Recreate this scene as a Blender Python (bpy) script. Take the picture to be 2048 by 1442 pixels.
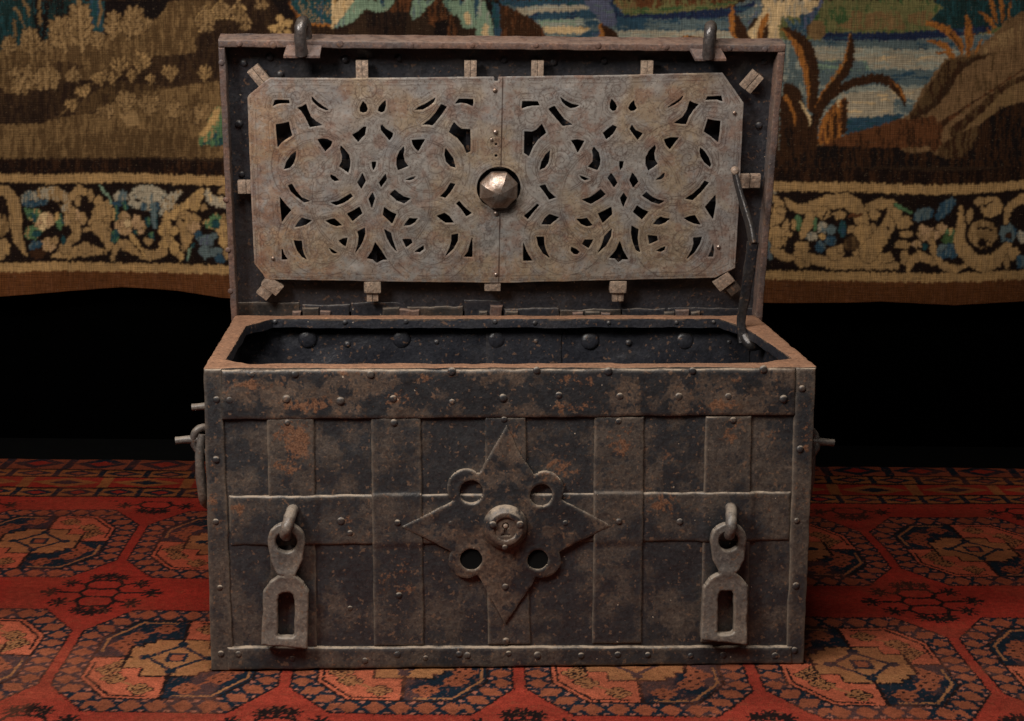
import bpy, math, random
import numpy as np
from mathutils import Matrix, Vector

# ------------------------------------------------------------------ clear
for o in list(bpy.data.objects):
    bpy.data.objects.remove(o)
scene = bpy.context.scene
COL = scene.collection

# ------------------------------------------------------------------ camera
CAM_Z, TILT, ROLL, FPX = 1.1697, 0.1895, 0.0093, 3479.9      # metres, radians, focal length in 2048-px units
ct, st, cr, sr = math.cos(TILT), math.sin(TILT), math.cos(ROLL), math.sin(ROLL)
cR0, cU0, cF = np.array([1, 0, 0.]), np.array([0, st, ct]), np.array([0, ct, -st])
cR = cr * cR0 + sr * cU0
cU = -sr * cR0 + cr * cU0
cO = np.array([0, 0, CAM_Z])
cam_data = bpy.data.cameras.new('camera')
cam = bpy.data.objects.new('camera', cam_data)
COL.objects.link(cam)
cam.matrix_world = Matrix([[cR[0], cU[0], -cF[0], cO[0]], [cR[1], cU[1], -cF[1], cO[1]],
                           [cR[2], cU[2], -cF[2], cO[2]], [0, 0, 0, 1]])
cam_data.sensor_width = 36
cam_data.lens = FPX / 2048 * 36
cam_data.clip_start = 0.05
cam_data.clip_end = 60
scene.camera = cam

# ------------------------------------------------------------------ world and lamps (a dark room, photographed with studio lamps)
world = bpy.data.worlds.new('World')
scene.world = world
world.use_nodes = True
world.node_tree.nodes['Background'].inputs[0].default_value = (0.80, 0.88, 1.0, 1)
world.node_tree.nodes['Background'].inputs[1].default_value = 0.006

def area_light(name, loc, target, size, power, color, size_y=None, spread=180):
    d = bpy.data.lights.new(name, 'AREA')
    d.energy = power
    d.color = color
    d.size = size
    if size_y:
        d.shape = 'RECTANGLE'
        d.size_y = size_y
    d.spread = math.radians(spread)
    o = bpy.data.objects.new(name, d)
    COL.objects.link(o)
    o.location = loc
    o.rotation_euler = (Vector(target) - Vector(loc)).to_track_quat('-Z', 'Y').to_euler()
    return o

area_light('key_softbox', (-1.75, 1.25, 2.45), (0.0, 3.4, 0.60), 0.70, 82, (1.0, 0.95, 0.89))
area_light('overhead_softbox', (-0.10, 1.90, 2.60), (0.0, 3.0, 0.2), 0.9, 46, (1.0, 0.93, 0.85))
area_light('fill_softbox', (1.6, 0.2, 2.4), (0.1, 3.2, 0.5), 1.2, 3.5, (1.0, 0.97, 0.94))

vs = scene.view_settings
vs.view_transform = 'Standard'
vs.look = 'None'
vs.exposure = 0.0
vs.gamma = 1.0
vs.use_curve_mapping = False

# ------------------------------------------------------------------ frames: turning points of the photograph into metres on known planes
W, H, D = 1.1, 0.5686, 0.5655
YAW = 0.0591
cO_chest = np.array([0.0019, 3.0752, 0.0])
cy_, sy_ = math.cos(YAW), math.sin(YAW)
R_chest = np.array([[cy_, -sy_, 0], [sy_, cy_, 0], [0, 0, 1.]])
LEAN = 0.2291
cl, sl = math.cos(LEAN), math.sin(LEAN)
R_lean = np.array([[1, 0, 0], [0, cl, -sl], [0, sl, cl]])
LID_O = np.array([0.0, D, H - 0.008])
CH = (cO_chest, R_chest)
LID = (cO_chest + R_chest @ LID_O, R_chest @ R_lean)
WORLD = (np.zeros(3), np.eye(3))

def unp(p, frame, axis, val):
    """photo pixels -> points in the frame's coordinates on the plane axis = val"""
    p = np.atleast_2d(np.asarray(p, float))
    d = ((p[:, 0] - 1024) / FPX)[:, None] * cR - ((p[:, 1] - 721) / FPX)[:, None] * cU + cF
    O, R = frame
    o = R.T @ (cO - O)
    d = d @ R
    t = (val - o[axis]) / d[:, axis]
    return o + d * t[:, None]

def ux(p, frame, y):          # (x, z) on the plane y
    return unp(p, frame, 1, y)[:, [0, 2]]

# ------------------------------------------------------------------ noise
def _hash(ix, iy, seed):
    h = (ix.astype(np.int64) * 374761393 + iy.astype(np.int64) * 668265263 + seed * 1442695041) & 0x7fffffff
    h = ((h ^ (h >> 13)) * 1274126177) & 0x7fffffff
    h = (h ^ (h >> 16)) & 0xffff
    return h / 65535.0

def vnoise(x, y, seed=0):
    x = np.asarray(x, float); y = np.asarray(y, float)
    ix = np.floor(x); iy = np.floor(y)
    fx = x - ix; fy = y - iy
    fx = fx * fx * (3 - 2 * fx); fy = fy * fy * (3 - 2 * fy)
    a = _hash(ix, iy, seed); b = _hash(ix + 1, iy, seed); c = _hash(ix, iy + 1, seed); d = _hash(ix + 1, iy + 1, seed)
    return (a * (1 - fx) + b * fx) * (1 - fy) + (c * (1 - fx) + d * fx) * fy     # 0..1

def fbm(x, y, seed=0, n=4):
    s = 0; amp = 1; tot = 0
    for i in range(n):
        s = s + amp * vnoise(x * 2 ** i, y * 2 ** i, seed + 17 * i)
        tot += amp; amp *= 0.5
    return s / tot

def sstep(a, b, x):
    t = np.clip((x - a) / (b - a), 0, 1)
    return t * t * (3 - 2 * t)

def lin(c):
    c = np.asarray(c, float) / 255.0
    return np.where(c <= 0.04045, c / 12.92, ((c + 0.055) / 1.055) ** 2.4)

# ------------------------------------------------------------------ mesh helpers
def new_mesh(name, v, faces, mats, sharp=None, smooth=True, mi=None, attrs=None, col=None):
    me = bpy.data.meshes.new(name)
    v = np.asarray(v, np.float32)
    if isinstance(faces, np.ndarray):
        n, k = faces.shape
        me.vertices.add(len(v)); me.vertices.foreach_set('co', v.ravel())
        me.loops.add(n * k); me.loops.foreach_set('vertex_index', faces.astype(np.int32).ravel())
        me.polygons.add(n)
        me.polygons.foreach_set('loop_start', np.arange(0, n * k, k, dtype=np.int32))
        me.polygons.foreach_set('loop_total', np.full(n, k, np.int32))
        me.update(calc_edges=True)
    else:
        me.from_pydata([tuple(map(float, q)) for q in v], [], faces)
    for m in (mats if isinstance(mats, (list, tuple)) else [mats]):
        me.materials.append(m)
    if mi is not None:
        me.polygons.foreach_set('material_index', np.asarray(mi, np.int32))
    me.polygons.foreach_set('use_smooth', np.full(len(me.polygons), smooth))
    for k, a in (attrs or {}).items():
        at = me.attributes.new(k, 'FLOAT', 'POINT')
        at.data.foreach_set('value', np.asarray(a, np.float32))
    if col is not None:
        at = me.attributes.new('Col', 'FLOAT_COLOR', 'POINT')
        at.data.foreach_set('color', np.concatenate([col, np.ones((len(col), 1))], 1).astype(np.float32).ravel())
    me.validate()
    if sharp is not None and smooth:
        me.set_sharp_from_angle(angle=math.radians(sharp))
    return me

def link(name, me, parent=None, loc=None, rot=None, scale=None):
    o = bpy.data.objects.new(name, me)
    COL.objects.link(o)
    o.parent = parent
    if loc is not None: o.location = loc
    if rot is not None: o.rotation_euler = rot
    if scale is not None: o.scale = scale
    return o

def grid_faces(nx, ny, off=0):
    i = np.arange(nx * ny).reshape(ny, nx) + off
    return np.stack([i[:-1, :-1], i[:-1, 1:], i[1:, 1:], i[1:, :-1]], -1).reshape(-1, 4)

def skirt(v2, faces, front, back_y, pos3):
    """walls from the border of a face sheet back to the plane y = back_y"""
    e = np.concatenate([faces[:, [0, 1]], faces[:, [1, 2]], faces[:, [2, 3]], faces[:, [3, 0]]])
    key = np.sort(e, 1)
    code = key[:, 0].astype(np.int64) * (len(pos3) + 1) + key[:, 1]
    u, idx, cnt = np.unique(code, return_index=True, return_counts=True)
    b = e[idx[cnt == 1]]
    ids = np.unique(b)
    remap = -np.ones(len(pos3), np.int64)
    remap[ids] = np.arange(len(ids)) + len(pos3)
    nv = pos3[ids].copy()
    nv[:, 1] = back_y
    q = np.stack([b[:, 1], b[:, 0], remap[b[:, 0]], remap[b[:, 1]]], -1)
    return nv, q, ids

def blobs(x, z, lst):
    r = np.zeros_like(x)
    for bx, bz, rx, rz, a in lst:
        r = np.maximum(r, a * np.exp(-(((x - bx) / rx) ** 2 + ((z - bz) / rz) ** 2)))
    return r

RUST = []     # filled later: orange patches on the front (x, z, rx, rz, amount)

def sheet(name, corners, T, res, mat, parent, back=0.0, hfn=None, bev=0.0022, wob=0.0006, edge_wob=0.0008, seed=1, base=0.0, rust=True):
    """a hammered iron plate: four (x,z) corners BL, BR, TR, TL; stands T proud of y = base, facing -y"""
    c = np.asarray(corners, float)
    Lx = np.linalg.norm(c[1] - c[0]); Lz = np.linalg.norm(c[3] - c[0])
    def lines(L):
        n = max(2, int(round((L - 2 * bev) / res)))
        return np.concatenate([[0, bev * 0.3], np.linspace(bev, L - bev, n + 1), [L - bev * 0.3, L]]) / L
    s, t = np.meshgrid(lines(Lx), lines(Lz))
    P = (c[0] * ((1 - s) * (1 - t))[..., None] + c[1] * (s * (1 - t))[..., None] + c[2] * (s * t)[..., None] + c[3] * ((1 - s) * t)[..., None])
    x, z = P[..., 0].copy(), P[..., 1].copy()
    d = np.minimum(np.minimum(s, 1 - s) * Lx, np.minimum(t, 1 - t) * Lz)
    prof = np.sqrt(np.clip(1 - (1 - np.clip(d / bev, 0, 1)) ** 2, 0, 1))
    h = T * (0.35 + 0.65 * prof)
    if hfn is not None:
        h = h + hfn(x, z) * np.where(prof > 0.01, 1, 1)
    h = h + wob * 2 * (fbm(x / 0.05, z / 0.05, seed, 3) - 0.5) * 2 + wob * 0.7 * (vnoise(x / 0.011, z / 0.011, seed + 5) - 0.5)
    ex = edge_wob * 2 * (fbm(x / 0.03, z / 0.03, seed + 9, 3) - 0.5) * 2
    ez = edge_wob * 2 * (fbm(x / 0.03, z / 0.03, seed + 21, 3) - 0.5) * 2
    x = x + ex; z = z + ez
    ny, nx = x.shape
    pos = np.stack([x.ravel(), base - h.ravel(), z.ravel()], -1)
    f = grid_faces(nx, ny)
    nv, q, ids = skirt(None, f, None, base + back, pos)
    edge = np.exp(-d.ravel() / 0.0022)
    ea = np.concatenate([edge, np.zeros(len(nv))])
    allv = np.concatenate([pos, nv])
    r = blobs(allv[:, 0], allv[:, 2], RUST) if rust else np.zeros(len(allv))
    me = new_mesh(name, allv, np.concatenate([f, q]), mat, sharp=50, attrs={'edge': ea, 'rust': r})
    return link(name, me, parent)

def poly_sd(px, py, poly):
    """signed distance to a polygon (negative inside)"""
    poly = np.asarray(poly, float)
    d = np.full(px.shape, 1e9); inside = np.zeros(px.shape, bool)
    n = len(poly)
    for i in range(n):
        a = poly[i]; b = poly[(i + 1) % n]
        e = b - a
        wx, wy = px - a[0], py - a[1]
        t = np.clip((wx * e[0] + wy * e[1]) / (e @ e + 1e-18), 0, 1)
        d = np.minimum(d, (wx - e[0] * t) ** 2 + (wy - e[1] * t) ** 2)
        c = ((a[1] <= py) & (b[1] > py)) | ((b[1] <= py) & (a[1] > py))
        if e[1] != 0:
            xi = a[0] + (py - a[1]) / e[1] * e[0]
            inside ^= c & (px < xi)
    d = np.sqrt(d)
    return np.where(inside, -d, d)

def sdf_plate(name, outers, holes, T, res, mat, parent, depth, bev=0.002, base=0.0, hfn=None, wob=0.0004, edge_wob=0.0005,
              seed=3, colfn=None, skirt_mat=None, axis_up=False, attrfn=None, sharp=45, hole_grow=0.0):
    """plate cut to an outline with holes; outers and holes: polygons, or circles (cx, cz, r) as 3-tuples"""
    pts = []
    for o in outers:
        if len(o) == 3 and np.isscalar(o[0]): pts += [(o[0] - o[2], o[1] - o[2]), (o[0] + o[2], o[1] + o[2])]
        else: pts += [tuple(q) for q in o]
    pts = np.array(pts)
    lo = pts.min(0) - 2.5 * res; hi = pts.max(0) + 2.5 * res
    xs = np.arange(lo[0], hi[0], res); zs = np.arange(lo[1], hi[1], res)
    X, Z = np.meshgrid(xs, zs)
    def sd(X, Z, wobble=True):
        s = np.full(X.shape, 1e9)
        for o in outers:
            if len(o) == 3 and np.isscalar(o[0]): q = np.hypot(X - o[0], Z - o[1]) - o[2]
            else: q = poly_sd(X, Z, o)
            s = np.minimum(s, q)
        for o in holes:
            if len(o) == 3 and np.isscalar(o[0]):
                q = np.hypot(X - o[0], Z - o[1]) - o[2]
                s = np.maximum(s, -q)
            else:
                oo = np.asarray(o); m = 6 * res + 0.012
                k = (X > oo[:, 0].min() - m) & (X < oo[:, 0].max() + m) & (Z > oo[:, 1].min() - m) & (Z < oo[:, 1].max() + m)
                if k.any():
                    q = poly_sd(X[k], Z[k], o) - hole_grow
                    s[k] = np.maximum(s[k], -q)
        if wobble: s = s + edge_wob * 2 * (fbm(X / 0.02, Z / 0.02, seed, 2) - 0.5) * 2
        return s
    S = sd(X, Z)
    for it in range(2):
        gz, gx = np.gradient(S, res) if it == 0 else (gz, gx)
        g2 = gx * gx + gz * gz + 1e-9
        k = np.abs(S) < 0.62 * res
        X = np.where(k, X - S * gx / g2, X); Z = np.where(k, Z - S * gz / g2, Z)
        S2 = sd(X, Z)
        S = np.where(k, S2, S)
        if it == 0:
            S = np.where(k & (np.abs(S) < 0.3 * res), S * 1.0, S)
    ny, nx = X.shape
    cs = S
    f = grid_faces(nx, ny)
    Sf = S.ravel()
    q = Sf[f]
    keep = (q.mean(1) < 0) & (q.max(1) < 0.45 * res)
    f = f[keep]
    used = np.unique(f)
    rm = -np.ones(nx * ny, np.int64); rm[used] = np.arange(len(used))
    f = rm[f]
    x = X.ravel()[used]; z = Z.ravel()[used]; s = np.minimum(Sf[used], 0)
    prof = np.sqrt(np.clip(1 - (1 - np.clip(-s / bev, 0, 1)) ** 2, 0, 1))
    h = T * 1.0 - bev * 0.8 * (1 - prof)
    if hfn is not None: h = h + hfn(x, z, s)
    h = h + wob * 2 * (fbm(x / 0.035, z / 0.035, seed + 3, 3) - 0.5) * 2
    pos = np.stack([x, base - h, z], -1)
    nv, qk, ids = skirt(None, f, None, base + depth, pos)
    allv = np.concatenate([pos, nv])
    edge = np.concatenate([np.exp(s / 0.0022), np.zeros(len(nv))])
    sall = np.concatenate([s, np.zeros(len(nv))])
    mi = None
    mats = [mat]
    if skirt_mat is not None:
        mats = [mat, skirt_mat]; mi = np.concatenate([np.zeros(len(f), int), np.ones(len(qk), int)])
    col = colfn(allv[:, 0], allv[:, 2], sall) if colfn else None
    attrs = {'edge': edge, 'rust': blobs(allv[:, 0], allv[:, 2], RUST) if not axis_up else np.zeros(len(allv))}
    if attrfn: attrs.update(attrfn(allv[:, 0], allv[:, 2], sall))
    faces = np.concatenate([f, qk])
    if axis_up:
        allv = np.stack([allv[:, 0], allv[:, 2], -allv[:, 1]], -1)
    me = new_mesh(name, allv, faces, mats, sharp=sharp, mi=mi, attrs=attrs, col=col)
    return link(name, me, parent)

def tube_mesh(name, pts, radii, mat, seg=12, flat=None, closed=False, sub=4, cap=True, square=False):
    """swept rod through pts (Catmull-Rom), optional flattening (a, b) per point, rough-forged"""
    P = np.asarray(pts, float); R = np.asarray(radii, float) * np.ones(len(P))
    n = len(P)
    out = []; rad = []
    rng = range(n if closed else n - 1)
    for i in rng:
        p0, p1, p2, p3 = [P[(i + k) % n] if closed else P[min(max(i + k, 0), n - 1)] for k in (-1, 0, 1, 2)]
        for k in range(sub):
            t = k / sub
            out.append(0.5 * ((2 * p1) + (-p0 + p2) * t + (2 * p0 - 5 * p1 + 4 * p2 - p3) * t * t + (-p0 + 3 * p1 - 3 * p2 + p3) * t ** 3))
            rad.append(R[i] * (1 - t) + R[(i + 1) % n] * t)
    if not closed: out.append(P[-1]); rad.append(R[-1])
    C = np.array(out); rad = np.array(rad); m = len(C)
    T = np.gradient(C, axis=0)
    if closed: T = np.roll(C, -1, 0) - np.roll(C, 1, 0)
    T /= np.linalg.norm(T, axis=1)[:, None] + 1e-12
    up = np.array([0, 0, 1.]) if abs(T[0] @ [0, 0, 1.]) < 0.9 else np.array([1., 0, 0])
    N = up - T[0] * (up @ T[0]); N /= np.linalg.norm(N)
    V = []
    for i in range(m):
        N = N - T[i] * (N @ T[i]); N /= np.linalg.norm(N)
        B = np.cross(T[i], N)
        a = np.arange(seg) * 2 * math.pi / seg
        fa, fb = flat if flat else (1, 1)
        rr = rad[i] * (1 + 0.05 * np.sin(i * 1.7 + a * 2))
        ca, sa = np.cos(a), np.sin(a)
        if square:
            ca, sa = np.sign(ca) * np.abs(ca) ** 0.35, np.sign(sa) * np.abs(sa) ** 0.35
        V.append(C[i] + (ca * fa * rr)[:, None] * N + (sa * fb * rr)[:, None] * B)
    V = np.concatenate(V)
    F = []
    for i in range(m if closed else m - 1):
        for k in range(seg):
            j = (i + 1) % m
            F.append((i * seg + k, i * seg + (k + 1) % seg, j * seg + (k + 1) % seg, j * seg + k))
    if cap and not closed:
        F.append(tuple(range(seg - 1, -1, -1))); F.append(tuple((m - 1) * seg + k for k in range(seg)))
    return new_mesh(name, V, F, mat, sharp=55)

def lathe_mesh(name, prof, mat, seg=14, axis='-y', sharp=40, facet=False, jitter=0.0, seed=0, smooth=True):
    """profile (r, h) turned about the axis; h grows towards -y"""
    rs = np.random.RandomState(seed)
    V = []; F = []
    for (r, h) in prof:
        for k in range(seg):
            a = 2 * math.pi * k / seg + (math.pi / seg if facet else 0)
            j = 1 + jitter * (rs.rand() - 0.5)
            V.append((r * j * math.cos(a), -h, r * j * math.sin(a)))
    n = len(prof)
    for i in range(n - 1):
        for k in range(seg):
            F.append((i * seg + k, i * seg + (k + 1) % seg, (i + 1) * seg + (k + 1) % seg, (i + 1) * seg + k))
    F.append(tuple((n - 1) * seg + k for k in range(seg)))
    return new_mesh(name, V, F, mat, sharp=sharp, smooth=smooth)

def box_mesh(name, x0, x1, y0, y1, z0, z1, mat, bev=0.0015):
    """block with bevelled edges"""
    import bmesh
    bm = bmesh.new()
    vs_ = [bm.verts.new((x, y, z)) for x in (x0, x1) for y in (y0, y1) for z in (z0, z1)]
    for q in ((0, 1, 3, 2), (4, 6, 7, 5), (0, 4, 5, 1), (2, 3, 7, 6), (0, 2, 6, 4), (1, 5, 7, 3)):
        bm.faces.new([vs_[i] for i in q])
    bmesh.ops.recalc_face_normals(bm, faces=bm.faces)
    if bev > 0:
        bmesh.ops.bevel(bm, geom=list(bm.edges), offset=bev, segments=2, profile=0.7, affect='EDGES')
    me = bpy.data.meshes.new(name)
    bm.to_mesh(me); bm.free()
    me.materials.append(mat)
    me.polygons.foreach_set('use_smooth', np.full(len(me.polygons), True))
    me.set_sharp_from_angle(angle=math.radians(35))
    return me

def empty(name, parent=None, loc=(0, 0, 0)):
    o = bpy.data.objects.new(name, None)
    COL.objects.link(o)
    o.parent = parent
    o.location = loc
    o.empty_display_size = 0.1
    return o

# ------------------------------------------------------------------ materials
class NT:
    def __init__(self, name):
        self.m = bpy.data.materials.new(name)
        self.m.use_nodes = True
        self.t = self.m.node_tree
        self.b = self.t.nodes['Principled BSDF']
        self.geo = self.t.nodes.new('ShaderNodeNewGeometry')
    def n(self, typ, **kw):
        x = self.t.nodes.new(typ)
        for k, v in kw.items(): setattr(x, k, v)
        return x
    def l(self, a, b): self.t.links.new(a, b)
    def set(self, sock, v):
        if isinstance(v, bpy.types.NodeSocket): self.l(v, sock)
        else: sock.default_value = v
    def pos(self, sx=1, sy=1, sz=1):
        mp = self.n('ShaderNodeMapping')
        self.l(self.geo.outputs['Position'], mp.inputs[0])
        mp.inputs['Scale'].default_value = (sx, sy, sz)
        return mp.outputs[0]
    def noise(self, scale, detail=6, rough=0.6, vec=None, dist=0.0):
        x = self.n('ShaderNodeTexNoise')
        x.inputs['Scale'].default_value = scale
        x.inputs['Detail'].default_value = detail
        x.inputs['Roughness'].default_value = rough
        x.inputs['Distortion'].default_value = dist
        self.l(vec if vec is not None else self.geo.outputs['Position'], x.inputs['Vector'])
        return x.outputs['Fac']
    def ramp(self, fac, a, b):
        x = self.n('ShaderNodeMapRange', interpolation_type='SMOOTHSTEP')
        self.set(x.inputs[0], fac)
        x.inputs[1].default_value = a; x.inputs[2].default_value = b
        return x.outputs[0]
    def math(self, op, a, b=0.0, clamp=False):
        x = self.n('ShaderNodeMath', operation=op, use_clamp=clamp)
        self.set(x.inputs[0], a); self.set(x.inputs[1], b)
        return x.outputs[0]
    def mix(self, f, a, b, typ='MIX'):
        x = self.n('ShaderNodeMix', data_type='RGBA', blend_type=typ)
        self.set(x.inputs[0], f)
        for s, v in ((x.inputs[6], a), (x.inputs[7], b)):
            if isinstance(v, bpy.types.NodeSocket): self.l(v, s)
            else: s.default_value = (*v, 1)
        return x.outputs[2]
    def attr(self, name):
        x = self.n('ShaderNodeAttribute', attribute_name=name)
        return x
    def bump(self, h, strength, dist, prev=None):
        x = self.n('ShaderNodeBump')
        x.inputs['Strength'].default_value = strength
        x.inputs['Distance'].default_value = dist
        self.l(h, x.inputs['Height'])
        if prev is not None: self.l(prev, x.inputs['Normal'])
        return x.outputs[0]

def iron(name, paint=(0.021, 0.021, 0.023), brown=(0.072, 0.055, 0.044), rust=(0.200, 0.094, 0.050), dust=(0.36, 0.28, 0.205),
         brown_lo=0.475, brown_hi=0.535, rust_lo=0.56, rust_hi=0.63, dust_amt=0.9, edge_amt=0.4, rough=0.43, bump=0.20, spec=0.6, metal=0.0):
    N = NT(name)
    big = N.noise(6.5, 5, 0.6, dist=0.4)
    pat = N.noise(24.0, 6, 0.64)
    mid = N.noise(38, 6, 0.62)
    grain = N.noise(135, 3, 0.55)
    fine = N.noise(300, 2, 0.5)
    spk = N.noise(110, 2, 0.5)
    bm = N.math('ADD', N.math('MULTIPLY', big, 0.46), N.math('ADD', N.math('MULTIPLY', pat, 0.36), N.math('MULTIPLY', grain, 0.18)))
    c = N.mix(N.ramp(bm, brown_lo, brown_hi), paint, brown)
    # flaked and scuffed remains of paint, grain of the corroded metal
    c = N.mix(N.math('MULTIPLY', N.ramp(N.noise(48, 6, 0.68), 0.50, 0.56), 0.65), c, N.mix(0.7, c, paint))
    c = N.mix(N.math('MULTIPLY', N.ramp(grain, 0.48, 0.62), 0.60), c, N.mix(1.0, c, (0.42, 0.42, 0.45), 'MULTIPLY'))
    c = N.mix(N.math('MULTIPLY', N.ramp(N.noise(170, 3, 0.6), 0.52, 0.66), 0.55), c, N.mix(1.0, c, (2.0, 1.85, 1.7), 'MULTIPLY'))
    rm = N.math('ADD', N.math('MULTIPLY', N.attr('rust').outputs['Fac'], 0.22), N.math('ADD', N.math('MULTIPLY', N.noise(36, 6, 0.66), 0.55), N.math('MULTIPLY', grain, 0.35)))
    c = N.mix(N.math('MULTIPLY', N.ramp(rm, rust_lo, rust_hi), 0.80), c, N.mix(N.ramp(fine, 0.4, 0.6), rust, N.mix(1.0, rust, (0.5, 0.45, 0.42), 'MULTIPLY')))
    # speckles of rust and of pale dirt
    c = N.mix(N.math('MULTIPLY', N.ramp(spk, 0.63, 0.69), 0.65), c, (0.15, 0.085, 0.052))
    c = N.mix(N.ramp(N.noise(95, 2, 0.4), 0.775, 0.80), c, (0.36, 0.28, 0.21))
    # worn bare edges
    e = N.math('MULTIPLY', N.math('MULTIPLY', N.attr('edge').outputs['Fac'], N.ramp(mid, 0.30, 0.62)), edge_amt, True)
    c = N.mix(e, c, (0.20, 0.155, 0.115))
    # dust lying on ledges
    sx = N.n('ShaderNodeSeparateXYZ'); N.l(N.geo.outputs['Normal'], sx.inputs[0])
    du = N.math('MULTIPLY', N.math('MULTIPLY', N.ramp(sx.outputs[2], 0.22, 0.75), N.ramp(N.noise(42, 5, 0.7), 0.34, 0.60)), dust_amt)
    c = N.mix(du, c, dust)
    N.l(c, N.b.inputs['Base Color'])
    r = N.math('ADD', N.math('MULTIPLY', N.noise(30, 6, 0.7), 0.34), rough - 0.17)
    r = N.math('ADD', r, N.math('MULTIPLY', du, 0.4), True)
    N.l(r, N.b.inputs['Roughness'])
    N.b.inputs['Specular IOR Level'].default_value = spec
    N.b.inputs['Metallic'].default_value = metal
    b = N.bump(grain, 1.0 * bump, 0.0045)
    b = N.bump(N.noise(60, 4, 0.6), 0.9 * bump, 0.006, b)
    b = N.bump(N.noise(20, 3, 0.5), 0.5 * bump, 0.008, b)
    N.l(b, N.b.inputs['Normal'])
    return N.m

M = {}
M['front'] = iron('iron_front', paint=(0.017, 0.017, 0.019), brown=(0.092, 0.063, 0.046), brown_lo=0.475, brown_hi=0.53)
M['panel'] = iron('iron_panel', brown_lo=0.485, brown_hi=0.545, rust_lo=0.575, rust_hi=0.65)
M['strap'] = iron('iron_strap', brown_lo=0.465, brown_hi=0.53, rust_lo=0.555, rust_hi=0.625, edge_amt=0.8)
M['hasp'] = iron('iron_hasp', paint=(0.095, 0.084, 0.076), brown=(0.165, 0.128, 0.100), rust=(0.15, 0.085, 0.05), dust=(0.32, 0.26, 0.20),
                 brown_lo=0.40, brown_hi=0.6, edge_amt=0.6, rough=0.42, dust_amt=0.6, rust_lo=0.59, rust_hi=0.68, spec=0.6, bump=0.20)
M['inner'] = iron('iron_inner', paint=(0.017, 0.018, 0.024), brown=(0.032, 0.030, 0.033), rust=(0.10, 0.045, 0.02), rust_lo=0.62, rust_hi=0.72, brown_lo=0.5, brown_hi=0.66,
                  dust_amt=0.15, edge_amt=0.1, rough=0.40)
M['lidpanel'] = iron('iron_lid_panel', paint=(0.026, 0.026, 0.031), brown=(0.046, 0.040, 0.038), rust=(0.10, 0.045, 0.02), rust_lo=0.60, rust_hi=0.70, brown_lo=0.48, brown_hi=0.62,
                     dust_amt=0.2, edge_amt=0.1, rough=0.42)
M['rim'] = iron('rusty_rim', paint=(0.18, 0.100, 0.064), brown=(0.28, 0.145, 0.085), rust=(0.35, 0.170, 0.092), dust=(0.34, 0.19, 0.118), brown_lo=0.3, brown_hi=0.6,
                rust_lo=0.5, rust_hi=0.7, dust_amt=0.35, edge_amt=0.15, rough=0.8, bump=0.15, spec=0.2)
M['lidrim'] = iron('rusty_lid_rim', paint=(0.075, 0.062, 0.062), brown=(0.165, 0.092, 0.066), rust=(0.22, 0.105, 0.065), dust=(0.3, 0.2, 0.15), brown_lo=0.38, brown_hi=0.58,
                   rust_lo=0.50, rust_hi=0.68, dust_amt=0.4, edge_amt=0.25, rough=0.6, bump=0.2, spec=0.35)
M['dark'] = iron('iron_polished_stay', paint=(0.020, 0.020, 0.024), brown=(0.035, 0.031, 0.030), rust=(0.12, 0.06, 0.03), rust_lo=0.6, rust_hi=0.7, dust_amt=0.1,
                 edge_amt=0.2, rough=0.36, metal=0.3)
M['bolt'] = iron('bare_bolt_iron', paint=(0.30, 0.22, 0.17), brown=(0.36, 0.27, 0.20), rust=(0.30, 0.16, 0.09), rust_lo=0.6, rust_hi=0.8, dust=(0.4, 0.3, 0.22), brown_lo=0.35, brown_hi=0.6,
                 dust_amt=0.3, edge_amt=0.3, rough=0.5, bump=0.35, metal=0.2)

def boss_mat():
    N = NT('polished_boss_iron')
    n1 = N.noise(60, 6, 0.7); n2 = N.noise(210, 4, 0.6)
    c = N.mix(N.ramp(n1, 0.40, 0.62), (0.43, 0.355, 0.31), (0.27, 0.19, 0.145))
    c = N.mix(N.ramp(n2, 0.55, 0.75), c, (0.20, 0.12, 0.08))
    N.l(c, N.b.inputs['Base Color'])
    N.b.inputs['Metallic'].default_value = 0.85
    N.l(N.math('ADD', N.math('MULTIPLY', n1, 0.40), 0.22), N.b.inputs['Roughness'])
    b = N.bump(n2, 0.25, 0.001)
    N.l(N.bump(N.noise(70, 3, 0.5), 0.35, 0.003, b), N.b.inputs['Normal'])
    return N.m
M['boss'] = boss_mat()

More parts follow.
